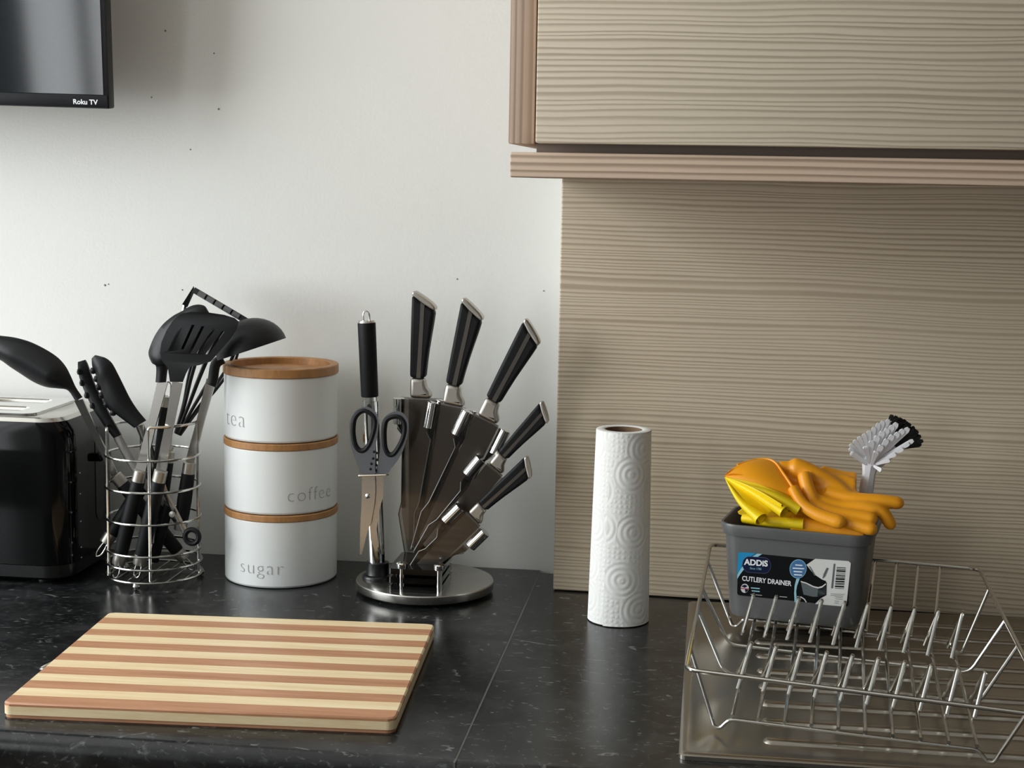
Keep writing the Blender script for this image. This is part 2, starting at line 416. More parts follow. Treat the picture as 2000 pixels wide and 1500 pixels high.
# boxed-out wall behind the wood panel
PX0, PX1 = -.1665, 1.25
def panel_y(x): return -.0885-(x-PX0)*.0436
mb = MB(); t = .017
a, b = PX0+.012, PX1
mb.add([(a, 0, -.002), (b, 0, -.002), (b, panel_y(b)+t, -.002), (a, panel_y(a)+t, -.002),
        (a, 0, ZC), (b, 0, ZC), (b, panel_y(b)+t, ZC), (a, panel_y(a)+t, ZC)],
       [(0, 1, 2, 3), (7, 6, 5, 4), (0, 4, 5, 1), (1, 5, 6, 2), (2, 6, 7, 3), (3, 7, 4, 0)])
struct('wall_boxing', mb, MAT['wall'])
# small pits in the plaster
for px, py, r in ((323, 60, 2.2), (427, 213, 2.4), (296, 190, 1.8), (418, 104, 1.8), (372, 292, 1.8), (205, 557, 2.6), (356, 566, 1.8), (893, 545, 1.8), (1062, 568, 1.6), (212, 555, 1.6)):
    c = at(px, py, 0); r *= .0006
    MB().lathe([(r, -.0004), (r*.7, .0006), (0.0001, .0008)], n=8, M=Matrix.Rotation(R(90), 3, 'X'), c=c).build('wall_mark', MAT['mark'], wall)

# ---------------------------------------------------------------- worktops, cupboards below
def worktop(name, x0, x1, yb, yf, zt, label):
    r = .014; prof = [(yb, zt-.038), (yb, zt)]
    for j in range(7):
        a = R(90-90*j/6); prof.append((yf+r-r*math.cos(a), zt-r+r*math.sin(a)))
    for j in range(4):
        a = R(-60*j/3); prof.append((yf+.006-.006*math.cos(a), zt-.032+.006*math.sin(a)))
    prof.append((yf+.012, zt-.038)); n = len(prof)
    mb = MB().add([(x, y, z) for x in (x0, x1) for (y, z) in prof],
                  [tuple(range(n)), tuple(range(2*n-1, n-1, -1))]+[(i, (i+1) % n, (i+1) % n+n, i+n) for i in range(n)])
    o = mb.build(name, MAT['granite'], smooth=40); return tag(o, label, 'worktop')
JX = -.1905
wl = worktop('worktop', -1.94, JX-.0006, -.0015, -.632, 0, 'black granite-look worktop under the toaster, canisters and chopping board')
wr = worktop('worktop', JX+.0012, 2.19, -.012, -.632, -.0008, 'black granite-look worktop under the kitchen roll and steel drainer')
MB().box((JX-.0006, -.628, -.036), (JX+.0012, -.013, -.0004)).build('joint_strip', MAT['seam'], wr, label='pale worktop joint strip')
def base_cabinet(x0, x1, label):
    t = thing('base_cabinet', label, 'cabinet', (x0, -.3, ZF))
    MB().box((x0, -.56, ZF+.12), (x1, -.003, -.0395)).build('body', MAT['cabinet_dark'], t)
    MB().box((x0, -.50, ZF), (x1, -.48, ZF+.12)).build('plinth', MAT['cabinet_dark'], t)
    m = (x0+x1)/2
    for u0, u1 in ((x0+.002, m-.0015), (m+.0015, x1-.002)):
        d = MB().box((u0, -.58, ZF+.125), (u1, -.5605, -.044), .001).build('door', MAT['cabinet_dark'], t)
        MB().tube([(u1-.05, -.58, -.28), (u1-.05, -.6, -.28), (u1-.05, -.6, -.14), (u1-.05, -.58, -.14)], .005).build('handle', MAT['steel'], d)
base_cabinet(-1.93, JX-.002, 'dark base cabinet under the toaster side of the worktop')
base_cabinet(JX+.002, 1.2, 'dark base cabinet under the drainer side of the worktop')

# ---------------------------------------------------------------- wood splashback panel
mb = MB(); z0, z1 = .0004, .478
bmv = [(PX0, panel_y(PX0), z0), (PX1, panel_y(PX1), z0), (PX1, panel_y(PX1)+t-.0004, z0), (PX0, panel_y(PX0)+t-.0004, z0)]
mb.add(bmv+[(p[0], p[1], z1) for p in bmv], [(0, 1, 2, 3), (7, 6, 5, 4), (0, 4, 5, 1), (1, 5, 6, 2), (2, 6, 7, 3), (3, 7, 4, 0)])
sp = mb.build('splashback_panel', MAT['splash'], smooth=0)
bv = sp.modifiers.new('soft_edge', 'BEVEL'); bv.width = .0015; bv.segments = 2
tag(sp, 'wide taupe wood-grain splashback panel behind the kitchen roll and dish rack', 'panel')

# ---------------------------------------------------------------- wall cabinet
cab = thing('wall_cabinet', 'taupe wood-grain wall cabinet with a shelf board below its door', 'cabinet', (.4, -.25, .4935))
CB = panel_y(.9)-.001
MB().box((-.1880, -.380, .4925), (-.1645, -.020, 1.35), .0012).build('side_panel', MAT['edge_v'], cab, label='upright end panel')
MB().box((-.1640, -.3755, .4975), (1.20, -.075, 1.35)).build('carcass', MAT['dark_edge'], cab)
for u0, u1 in ((-.1612, .5188), (.5220, 1.1990)):
    MB().box((u0, -.398, .4932), (u1, -.3765, 1.345), .0016).build('door', MAT['wood'], cab)
MB().box((-.1630, -.372, .4790), (1.20, -.10, .4970), .0008).build('under_board', MAT['dark_edge'], cab)
MB().box((-.1848, -.390, .4622), (1.20, -.09, .4850), .0016).build('pelmet', MAT['edge_h'], cab, label='horizontal board below the cabinet')

# ---------------------------------------------------------------- television
tvo = at(214, 213, -.105)
tv = thing('television', 'black flat television hung high on the white wall', 'television', tvo)
tv.rotation_euler = (R(5.5), R(1.0), 0)
def tvbuild(mb, name, mat, **kw):
    o = link_mesh(name, mb.mesh(name), MAT[mat], tv); return tag(o, **kw) if kw else o
W_, H_ = .73, .43
b1 = MB().box((-W_, 0, 0), (0, .016, H_), .002); tvbuild(b1, 'frame', 'tvdark')
tvbuild(MB().box((-W_+.007, -.0006, .0155), (-.0065, .002, H_-.007)), 'screen', 'screen')
st = tvbuild(MB().box((-W_+.002, -.0014, .0008), (-.002, .002, .0148), .0006), 'bottom_bezel', 'bezel')
vs, fs, x0, x1 = text_mesh('Roku TV', 1, .025)
s = .0288/(x1-x0)
m_ = MB().add([(-.0415+(v.x-x0)*s, -.0018, .0046+v.y*s*.95) for v in vs], fs)
o = link_mesh('lettering', m_.mesh('lettering'), MAT['ink'], st, 0)
tvbuild(MB().box((-W_+.05, .0165, .05), (-.045, .045, H_-.06), .008), 'back_housing', 'tvdark')
tvbuild(MB().box((-.45, .0455, .15), (-.28, .075, .30)), 'wall_mount', 'tvdark')

# ---------------------------------------------------------------- toaster
T0 = V(-.80, -.100, 0)
to = thing('toaster', 'glossy black two-slot toaster with chrome top beside the utensil holder', 'toaster', T0)
def loft(rings, mb, cap=True):
    n = len(rings[0]); m = len(rings)
    vs = [p for r in rings for p in r]
    fs = [(i*n+k, i*n+(k+1) % n, (i+1)*n+(k+1) % n, (i+1)*n+k) for i in range(m-1) for k in range(n)]
    if cap: fs += [tuple(range(n))[::-1], tuple((m-1)*n+k for k in range(n))]
    return mb.add(vs, fs)
TX, TY, THX, THY = -.850, -.1035, .148, .074
def tring(hx, hy, r, z): return [(TX+p[0], TY+p[1], z) for p in rrect(hx, hy, r, 7)]
mb = MB(); loft([tring(THX, THY, .030, .022), tring(THX, THY, .030, .150), tring(THX-.002, THY-.001, .030, .172), tring(THX-.010, THY-.004, .028, .1835)], mb); mb.build('body', MAT['gloss'], to)
mb = MB(); loft([tring(THX-.008, THY-.006, .026, .004), tring(THX-.001, THY+.001, .030, .008), tring(THX-.001, THY+.001, .030, .0215)], mb); mb.build('base', MAT['satin'], to)
for sx in (-1, 1):
    for sy in (-1, 1): MB().lathe([(.010, 0), (.010, .0045)], c=(TX+sx*.11, TY+sy*.05, 0), n=14).build('foot', MAT['satin'], to)
mb = MB(); loft([tring(THX-.010, THY-.004, .028, .1832), tring(THX-.014, THY-.006, .026, .1875), tring(THX-.022, THY-.008, .024, .1890)], mb); mb.build('shoulder', MAT['steel'], to)
# chrome plate with two long slots
outer = [(TX-.008+p[0], TY+p[1]) for p in rrect(THX-.035, THY-.010, .016, 5)]
slots = [[(TX-.012+p[0], TY+dy+p[1]) for p in rrect(THX-.055, .0145, .004, 2)] for dy in (-.031, .031)]
mb = MB().plate([outer]+[s_[::-1] for s_ in slots], lambda x, y, w_: (x, y, .1905+w_), .0028); mb.build('top_plate', MAT['chrome'], to)
for dy in (-.031, .031):
    MB().box((TX-.012-THX+.056, TY+dy-.0135, .1892), (TX-.012+THX-.056, TY+dy+.0135, .1896)).build('bread_slot', MAT['sink'], to)
    MB().tube([(TX-.012-THX+.058, TY+dy+.010, .1925), (TX-.012+THX-.058, TY+dy+.010, .1925)], .0013, 8).build('slot_rim', MAT['chrome'], to)
# right end: lever slot, lever, small white strips painted as glints
mb = MB().plate([[(p[0], p[1]) for p in rrect(.012, .055, .0118, 5)]], lambda x, y, w_: (TX+THX+w_+.0002, TY+.018+x, .112+y), .001); mb.build('lever_slot', MAT['satin'], to)
MB().box((TX+THX-.002, TY+.002, .128), (TX+THX+.010, TY+.032, .138), .003, 3).build('lever', MAT['gloss'], to)
for k, z in enumerate((.122, .098, .066, .036, .024)):
    MB().box((TX+THX-.0006, TY-.0400, z), (TX+THX+.0004, TY-.0375, z+.0010)).build('glint_mark', MAT['ink'], to)

# ---------------------------------------------------------------- canisters
CX, CY, CR = -.4845, -.083, .0642
view_az = math.atan2(CAM.x-CX, -(CAM.y-CY))     # turn of the front towards the viewer's side, from -y to +x
def canister(z0, zb, zl, word, a0, a1, base, label):
    t = thing('canister', label, 'canister', (CX, CY, z0), 'stack of three white canisters')
    b = MB().lathe([(CR-.004, z0+.0002), (CR-.0012, z0+.0010), (CR, z0+.003), (CR, zb-.001), (CR-.0006, zb)], c=(CX, CY, 0), n=72).build('body', MAT['canister'], t, smooth=30)
    l = MB().lathe([(CR-.004, zb+.0003), (CR+.0008, zb+.0003), (CR+.0014, zb+.0012), (CR+.0014, zl-.0012), (CR+.0006, zl-.0002), (CR-.0068, zl-.0002), (CR-.0078, zl-.0012), (CR-.0084, zl-.0078), (.0001, zl-.0078)] if word == 'tea' else
                   [(CR-.004, zb+.0003), (CR+.0002, zb+.0003), (CR+.0010, zb+.0012), (CR+.0010, zl-.0012), (CR+.0002, zl-.0002), (.0001, zl-.0002)], c=(CX, CY, 0), n=72).build('lid', MAT['bamboo'], t, smooth=30, label='bamboo lid')
    vs, fs, x0, x1 = text_mesh(word, 1, -.022, 1.12)
    s = R(a1-a0)*CR/(x1-x0)
    q = []
    for v in vs:
        a = view_az+R(a0)+(v.x-x0)*s/CR; rr = CR+.00035
        q.append((CX+rr*math.sin(a), CY-rr*math.cos(a), base+v.y*s))
    link_mesh('lettering', MB().add(q, fs).mesh('lettering', org(t)), MAT['deboss'], b, 0)
canister(0, .0758, .0838, 'sugar', -44.5, 2, .0165, 'white canister lettered sugar standing on the worktop')
canister(.0838, .1565, .1648, 'coffee', 6.5, 59, .0995, 'white canister lettered coffee, between the sugar and tea canisters')
canister(.1648, .2375, .2485, 'tea', -70, -37.5, .1815, 'white canister lettered tea with an open-topped bamboo lid, topmost of the stack')

# ---------------------------------------------------------------- chopping board
c0, c1, c2, c3 = onz(213, 1196, .0135), onz(853, 1218, .0135), onz(768, 1404, .0135), onz(3, 1371, .0135)
bc = (c0+c1+c2+c3)/4
ex = ((c1-c0)+(c2-c3)); ex.z = 0; BL = ex.length/2; ex.normalize(); ey = V(-ex.y, ex.x, 0)
BD = (((c0-c3).dot(ey))+((c1-c2).dot(ey)))/2
board = thing('chopping_board', 'striped pale and caramel bamboo chopping board lying on the black worktop', 'chopping board', (bc.x, bc.y, 0))
def bw(u, v, z): return V(bc.x, bc.y, 0)+ex*u+ey*v+V(0, 0, z)
outl = rrect(BL/2, BD/2, 0.0075, 6)
def slab(z0, z1, bev, poly):
    """rounded slab: chamfer at the top of height bev"""
    mb = MB(); n = len(poly)
    cx = sum(p[0] for p in poly)/n; cy = sum(p[1] for p in poly)/n
    mb.plate([poly], lambda x, y, w_: bw(x, y, z0 if w_ < 0 else z1), 1.0); return mb
slab(.0, .0029, 0, rrect(BL/2-.0008, BD/2-.0008, 0.0075, 6)).build('bottom_layer', MAT['brown'], board, smooth=0)
slab(.0030, .0103, 0, outl).build('core_layer', MAT['cream'], board, smooth=0)
NS = 14
for k in range(NS):
    v1 = BD/2-BD*k/NS; v0 = BD/2-BD*(k+1)/NS
    g = .00008
    if k == NS-1: v1 = v1
    rings = []
    def hw(v):       # half length at depth v, with the rounded corners
        r = 0.0075; dv = abs(v)-(BD/2-r)
        return BL/2 if dv <= 0 else BL/2-r+math.sqrt(max(0, r*r-dv*dv))
    vv = [v0+g+(v1-v0-2*g)*j/6 for j in range(7)]
    def prof(v, z):  # ease the top edge all round
        e = 0
        if z > .0123: e = .0014
        lim = BD/2-e
        v2 = max(-lim, min(lim, v)); return v2, hw(v)-e
    mb = MB()
    zs = (.0104, .0122, .0135)
    loop = lambda z: [bw(-prof(v, min(z, 1))[1], prof(v, z)[0], z) for v in vv]+[bw(prof(v, z)[1], prof(v, z)[0], z) for v in vv[::-1]]
    loft([loop(zs[0]), loop(.0122), loop(zs[2])], mb)
    mb.build('bamboo_strip', MAT['cream' if k % 2 == 0 else 'brown'], board, smooth=20)
lp = [bw(-BL/2-.0005, .0, .008), bw(-BL/2-.010, -.012, .0045), bw(-BL/2-.013, -.016, .003), bw(-BL/2-.009, -.019, .004), bw(-BL/2-.0005, -.010, .008)]
MB().tube(smooth_path(lp, 5), .0013, 8).build('hanging_loop', MAT['wire'], board, label='small steel hanging loop')

# ---------------------------------------------------------------- utensil holder
HX, HY, HR = -.6215, -.1265, .0528
holder = thing('utensil_holder', 'round chromed wire utensil holder packed with black kitchen tools', 'utensil holder', (HX, HY, 0))
def ring_pts(r, z, n=48): return [(HX+r*math.cos(2*PI*k/n), HY+r*math.sin(2*PI*k/n), z) for k in range(n)]
for z, r in ((.1455, HR), (.1095, HR), (.0735, HR), (.0375, HR), (.0225, HR+.0005), (.0080, HR+.0008)):
    MB().tube(ring_pts(r, z), .0014, 8, closed=True).build('ring', MAT['wire'], holder)
def hp(deg, z, r=HR-.002): a = R(deg); return V(HX+r*math.sin(a), HY-r*math.cos(a), z)   # deg from the front (-y) to +x
def arch(a0, a1, zt):
    P = [hp(a0, .008), hp(a0, zt-.006)]+[hp(a0+(a1-a0)*(j/10), zt) for j in range(0, 11)]+[hp(a1, zt-.006), hp(a1, .008)]
    MB().tube(round_path(P, .006, 3), .0016, 8).build('upright_wire', MAT['wire'], holder)
va = math.degrees(math.atan2(CAM.x-HX, -(CAM.y-HY)))
arch(va-5, va+76, .183); arch(va-80, va-165, .176)
for k in range(7):
    x = -.045+.015*k; h_ = math.sqrt(HR*HR-x*x)
    MB().tube([(HX+x, HY-h_, .008), (HX+x, HY+h_, .008)], .0011, 6).build('base_wire', MAT['wire'], holder)
for a in (va-22, va+98, va+218):
    p = hp(a, .0045, HR); MB().lathe([(.0001, -.0045), (.0032, -.0033), (.0045, 0), (.0032, .0033), (.0001, .0045)], c=p, n=14).build('ball_foot', MAT['wire'], holder)

# ---- kitchen tools in the holder
def tool(name, label): return thing(name, label, 'utensil', (HX, HY, .012), None)
def grip(t, p0, p1, r=.0080, loop=True, top=True):
    """soft black handle from its end p0 to its collar p1, steel ferrules at both ends and a hanging loop"""
    p0 = Vector(p0); p1 = Vector(p1); d = (p1-p0).normalized(); L = (p1-p0).length
    MB().tube([p0+d*.012, p0+d*.016, p0+d*(L*.45), p1-d*.0145, p1-d*.0135], [r*.93, r, r*1.08, r*.98, r*.93], 18).build('handle', MAT['soft'], t)
    MB().tube([p0, p0+d*.001, p0+d*.0118], [r*.86, r*.95, r*.97], 18).build('ferrule', MAT['satin_steel'], t)
    if top: MB().tube([p1-d*.0133, p1-d*.001, p1], [r*.97, r*.95, r*.80], 18).build('ferrule', MAT['satin_steel'], t)
    if loop:
        s = d.cross(V(0, 1, 0)).normalized()
        P = [p0+s*.0028, p0-d*.006+s*.0034, p0-d*.013+s*.0030, p0-d*.0165, p0-d*.013-s*.0030, p0-d*.006-s*.0034, p0-s*.0028]
        MB().tube(smooth_path(P, 4), .0009, 8).build('hanging_loop', MAT['wire'], t)
def neck(t, p0, p1, w0=.0055, w1=.0062, mat='steel'):
    p0 = Vector(p0); p1 = Vector(p1); d = (p1-p0).normalized(); s = d.cross(V(0, 1, 0)).normalized(); y = V(0, .0012, 0)
    m = (p0+p1)/2
    MB().add([p0-s*w0-y, p0+s*w0-y, p0+s*w0+y, p0-s*w0+y, m-s*(w0*.8)-y*1.6, m+s*(w0*.8)-y*1.6, m+s*(w0*.8)+y, m-s*(w0*.8)+y, p1-s*w1-y, p1+s*w1-y, p1+s*w1+y, p1-s*w1+y],
             [(0, 1, 2, 3)]+[(b+i, b+(i+1) % 4, b+4+(i+1) % 4, b+4+i) for b in (0, 4) for i in range(4)]+[(8, 9, 10, 11)]).build('neck', MAT[mat], t, smooth=20)
def bowl_head(t, name, up, lo, Y, bulge, thick=.002, mat='black', nv=9):
    """domed head between two photographed edge lines (same count of points), bulging towards the room"""
    U = smooth_path([at(p[0], p[1], Y if len(p) < 3 else p[2]) for p in up], 4); L = smooth_path([at(p[0], p[1], Y if len(p) < 3 else p[2]) for p in lo], 4)
    rows = []
    m = len(U)
    for i in range(m):
        row = []; wd = (U[i]-L[i]).length
        for j in range(nv):
            q = j/(nv-1); p = U[i].lerp(L[i], q)
            e = math.sin(PI*q)**.8*min(1, wd/.035)*bulge*math.sin(PI*min(1, (i+.6)/(m*.55)) if i < m*.275 else PI/2)
            row.append(p+V(0, -e, 0))
        rows.append(row)
    return MB().sheet(rows, thick).build(name, MAT[mat], t, smooth=50)
# solid spoon leaning out over the toaster
t = tool('serving_spoon', 'black solid serving spoon leaning out over the toaster')
up = [(-62, 668), (-30, 654), (0, 656), (30, 660), (60, 669), (90, 684), (112, 699), (127, 716), (137, 735), (147, 757), (160, 776)]
lo = [(-64, 674), (-30, 690), (0, 703), (20, 717), (40, 730), (60, 743), (78, 752), (95, 757), (115, 759), (133, 763), (148, 785)]
bowl_head(t, 'bowl', up, lo, -.165, .014)
e1 = at(225, 928, -.118); neck(t, at(154, 781, -.165), e1, .0050, .0040)
grip(t, at(360, 1092, -.098), e1, .0078)
# tongs
t = tool('tongs', 'black scallop-edged kitchen tongs leaning left in the wire holder')
fr = [(185, 694), (193, 696), (205, 700), (217, 710), (228, 730), (240, 754), (252, 778), (266, 800), (284, 822)]
fl = [(179, 700), (180, 716), (187, 733), (188, 746), (195, 760), (201, 780), (212, 800), (230, 812), (262, 836)]
bowl_head(t, 'jaw', fr, fl, -.150, .008, .003)
rr_ = [(165, 703), (170, 712), (178, 735), (186, 755), (196, 775), (206, 795), (216, 815), (226, 832), (236, 850)]
rl = [(152, 707), (152, 720), (155, 738), (163, 760), (172, 780), (182, 800), (194, 818), (206, 836), (222, 856)]
bowl_head(t, 'jaw', rr_, rl, -.128, .006, .003)
for dx, dy, k in ((272, 829, 1), (229, 853, 2)):
    P = [at(dx, dy, -.148 if k == 1 else -.128), at(300 if k == 1 else 280, 900 if k == 1 else 940, -.125), at(330, 990, -.115), at(358, 1030, -.108)]
    MB().tube(smooth_path(P, 6), .0052, 8, flat=.35, up=(0, 1, 0)).build('arm', MAT['steel' if k == 1 else 'blade'], t)
for (px, py) in ((181, 724), (188, 740), (192, 756), (198, 772), (207, 790), (220, 806)):
    MB().lathe([(.0001, -.004), (.0028, -.003), (.0038, 0), (.0028, .003), (.0001, .004)], c=at(px+1, py, -.1495), n=10).build('scallop', MAT['black'], t)
for (px, py) in ((153, 726), (158, 748), (167, 772), (178, 792)):
    MB().lathe([(.0001, -.004), (.0028, -.003), (.0036, 0), (.0028, .003), (.0001, .004)], c=at(px+3, py, -.1285), n=10).build('scallop', MAT['black'], t)
rc = at(375, 1048, -.150)
MB().tube([rc+V(math.cos(a)*.0080, 0, math.sin(a)*.0080) for a in [2*PI*k/20 for k in range(20)]], .0030, 10, closed=True).build('pull_ring', MAT['black'], t)
MB().tube([at(358, 1030, -.108), rc+V(-.006, .006, .004)], .003, 8).build('end_link', MAT['steel'], t)
# solid spoon behind and slotted spoon before it
def c3px(pts): return [(280+p[0]/6.667, 550+p[1]/6.667) for p in pts]
t = tool('serving_spoon', 'black rounded spoon standing behind the slotted spoon')
up = c3px([(835, 380), (790, 318), (700, 300), (600, 325), (480, 395), (380, 450), (250, 560), (150, 700), (85, 850), (66, 950), (110, 1060), (165, 1110), (158, 1310)])
lo = c3px([(845, 400), (880, 450), (890, 530), (860, 610), (815, 690), (765, 760), (715, 830), (660, 900), (590, 970), (500, 1030), (410, 1075), (320, 1120), (290, 1310)])
bowl_head(t, 'bowl', up, lo, -.150, .010)
e1 = at(275, 918, -.150); neck(t, at(318, 745, -.149), e1, .0058, .0060); grip(t, at(231, 1102, -.150), e1, .0079)
t = tool('slotted_spoon', 'black slotted spoon with pale light showing through its slots')
poly = c3px([(345, 1305), (320, 1130), (250, 1040), (215, 930), (235, 790), (300, 640), (390, 500), (490, 420), (620, 390), (850, 402), (1050, 432), (1190, 475), (1240, 520), (1220, 610), (1140, 740), (1000, 900), (880, 1040), (740, 1085), (600, 1115), (555, 1200), (515, 1308)])
def slot(x0, y0, x1, y1, w_): return c3px([(x0-w_, y0), (x1-w_, y1), (x1+w_, y1+4), (x0+w_, y0+4)])
slots = [slot(335, 900, 480, 600, 20), slot(505, 880, 650, 560, 18), slot(600, 935, 775, 580, 18), slot(708, 935, 920, 610, 16), slot(830, 945, 1040, 645, 18)]
def spf(x, y, w_):
    r2 = ((x-385)**2+(y-665)**2)/(85**2); return at(x, y, -.168+w_-.004*max(0, 1-r2))
MB().plate([poly]+[s_[::-1] for s_ in slots], spf, .0028).build('slotted_head', MAT['black'], t, smooth=40)
e1 = at(315, 918, -.160); neck(t, at(347, 746, -.166), e1, .0058, .0060); grip(t, at(272, 1102, -.155), e1, .0079)
# ladle
t = tool('ladle', 'black ladle with its deep cup upside down above the tea canister')
pa, pb = at(556, 661, -.122), at(428, 703, -.122); lc = (pa+pb)/2; axl = (pa-pb); rad = axl.length/2; axl.normalize()
nrm = axl.cross(V(0, 1, 0)).normalized()
if nrm.z < 0: nrm = -nrm
Mx = Matrix((axl, nrm.cross(axl), nrm)).transposed()
prof = [(rad*math.cos(R(q)), rad*.86*math.sin(R(q))) for q in range(0, 90, 9)]+[(.0001, rad*.86)]
prof += [(.0001, rad*.86-.0022)]+[((rad-.0022)*math.cos(R(q)), (rad-.0022)*.86*math.sin(R(q))) for q in range(81, -1, -9)]
MB().lathe(prof, c=lc, n=40, M=Mx, close=True).build('cup', MAT['black'], t, smooth=50)
e1 = at(371, 902, -.118)
P = [pb+axl*.004, at(421, 712, -.122), at(416, 740, -.121), at(412, 752, -.121)]
MB().tube(smooth_path(P, 5), [.006]*15+[.0066], 10, flat=.5, up=(0, 1, 0)).build('cup_stem', MAT['black'], t)
neck(t, at(413, 742, -.121), e1, .0055, .0050); grip(t, at(352, 1035, -.118), e1, .0078, loop=False)
# turner seen edge-on
t = tool('spatula', 'black angled spatula seen edge-on above the other tools')
K = [V(*at(p[0], p[1], -.075)) for p in ((361, 597), (378, 566), (480, 626))]
def blade_at(s):
    l1 = (K[1]-K[0]).length
    return K[0].lerp(K[1], s/l1) if s < l1 else K[1]+(K[2]-K[1]).normalized()*(s-l1)
vd = (K[1]-CAM).normalized(); vd = vd/vd.y
l1 = (K[1]-K[0]).length; L2 = l1+(K[2]-K[1]).length
d1 = (K[1]-K[0]).normalized(); d2 = (K[2]-K[1]).normalized()
n1 = d1.cross(vd).normalized(); n2 = d2.cross(vd).normalized()
MB().add([K[0]+n1*q+vd*y for y in (-.010, .010) for q in (-.0034, .0034)]+[K[1]+(n1+n2)*q+vd*y+d1*.002 for y in (-.010, .010) for q in (-.0020, .0020)],
         [(0, 1, 3, 2), (4, 5, 7, 6), (0, 1, 5, 4), (2, 3, 7, 6), (0, 2, 6, 4), (1, 3, 7, 5)]).build('blade_stem', MAT['black'], t, smooth=0)
Lb = (K[2]-K[1]).length
outer = [(0, -.030), (Lb, -.036), (Lb, .036), (0, .030)]
holes = [[(Lb*.18, y-.003), (Lb*.85, y-.003), (Lb*.85, y+.003), (Lb*.18, y+.003)][::-1] for y in (-.022, -.011, 0, .011, .022)]
MB().plate([outer]+holes, lambda x, y, w_: K[1]+d2*x+n2*w_+vd*y, .0068).build('blade', MAT['black'], t, smooth=0)
for q in (.16, .32, .48, .64, .80):     # raised ribs on the near edge of the blade
    c = K[1]+d2*(Lb*q)+vd*-.034
    MB().tube([c-d2*.0045, c+d2*.0045], .0030, 8).build('edge_rib', MAT['grey'], t)
e1 = at(330, 880, -.100)
MB().tube([K[0], at(352, 640, -.085), e1], .0024, 8).build('neck', MAT['steel'], t); grip(t, at(300, 1080, -.100), e1, .0075, loop=False)
# balloon whisk
t = tool('whisk', 'black balloon whisk leaning right behind the ladle')
w0, w1 = at(347, 848, -.090), at(447, 640, -.062); dw = (w1-w0); Lw = dw.length; dw.normalize()
sw = dw.cross(V(0, 1, 0)).normalized(); tw = dw.cross(sw)
for k in range(5):
    a = PI*k/5+.2; rad_ = sw*math.cos(a)+tw*math.sin(a); P = []
    for q, r_ in ((0, .003), (.25, .009), (.5, .018), (.75, .023), (.92, .017), (1, 0)): P.append(w0+dw*(Lw*q)+rad_*r_)
    P += [w0+dw*(Lw*q)-rad_*r_ for q, r_ in ((.92, .017), (.75, .023), (.5, .018), (.25, .009), (0, .003))]
    MB().tube(smooth_path(P, 5), .0017, 8).build('whisk_wire', MAT['black'], t)
grip(t, at(205, 1062, -.140), at(330, 868, -.090), .0077)
# upside-down peeler: loop and ferrule at its top
t = tool('peeler', 'black handled peeler standing upside down, its steel loop uppermost')
grip(t, at(326, 774, -.140), at(302, 985, -.135), .0062)
MB().tube([at(302, 985, -.135), at(296, 1060, -.132)], .0030, 8).build('blade_holder', MAT['steel'], t)
# tin opener with a flat steel body low in the holder
t = tool('tin_opener', 'black and steel tin opener lying low inside the wire holder')
MB().tube([at(322, 960, -.145), at(362, 1040, -.140)], .0035, 8, flat=.5).build('steel_edge', MAT['steel'], t)
MB().tube([at(330, 985, -.128), at(300, 1095, -.122)], .0060, 12).build('handle', MAT['soft'], t)
MB().lathe([(.0001, 0), (.0035, .0004), (.0035, .002), (.0001, .0024)], c=at(337, 1004, -.150), n=12, M=Matrix.Rotation(R(90), 3, 'X')).build('rivet', MAT['steel'], t)

# ---------------------------------------------------------------- knife block
KX, KY = -.3085, -.1185
kb = thing('knife_block', 'fan-shaped smoked acrylic knife block on a round steel base', 'knife block', (KX, KY, 0))
MB().lathe([(.060, 0), (.060, .0035)], c=(KX, KY, 0), n=48).build('swivel_foot', MAT['satin'], kb)
MB().lathe([(.0740, .0036), (.0765, .0042), (.0772, .0055), (.0772, .0125), (.0765, .0136), (.0752, .0140)], c=(KX, KY, 0), n=96).build('base_disc', MAT['steel'], kb, smooth=30)
DT = .0140
# bracket of stacked black plates with chrome screws
def kpl(px0, px1, z0, z1, y0, y1, r=.004):
    x0 = at(px0, 1120, (y0+y1)/2).x; x1 = at(px1, 1120, (y0+y1)/2).x
    return MB().plate([[( (x0+x1)/2+p[0], (y0+y1)/2+p[1]) for p in rrect((x1-x0)/2, (y1-y0)/2, r, 4)]], lambda x, y, w_: (x, y, z0 if w_ < 0 else z1), 1)
for z in (DT+.0002, DT+.0098, DT+.0196):
    kpl(772, 872, z, z+.0062, -.182, -.105).build('bracket_plate', MAT['acrylic_dark'], kb, smooth=20)
kpl(780, 866, DT+.0001, DT+.0256, -.160, -.107).build('bracket_core', MAT['acrylic_dark'], kb, smooth=20)
for px in (785, 858):
    c = at(px, 1130, -.1795); c.z = 0
    MB().lathe([(.0030, DT), (.0030, DT+.0262)], c=c, n=16).build('screw_post', MAT['chrome'], kb)
    MB().lathe([(.0058, DT+.0263), (.0062, DT+.0272), (.0062, DT+.0315), (.0052, DT+.0325)], c=c, n=20).build('screw_cap', MAT['chrome'], kb)
KN = [  # mouth centre px, butt centre px, slot depth Y, size, slot half width, sheet length, label
    ((822, 777), (825.5, 577), -.106, 1.0, .0245, .178, 'tallest black knife standing upright in the knife block'),
    ((885, 791), (920.5, 597), -.118, 1.0, .0225, .172, 'large black knife leaning slightly, second from the upright knife side'),
    ((951.5, 819), (1036.5, 643.5), -.130, 1.0, .0235, .168, 'large black knife leaning over, middle of the fan of five'),
    ((967, 915), (1065, 797), -.142, .765, .0195, .128, 'small black knife above the lowest knife in the fan'),
    ((925, 1012), (1036, 903), -.154, .765, .0195, .092, 'small black knife lowest in the fan, leaning furthest over'),
]
def k1(X, Y): return ((X-790)/4.348*.000556, (1030-Y)/4.348*.000556)     # outline of the upright knife, metres from its mouth centre
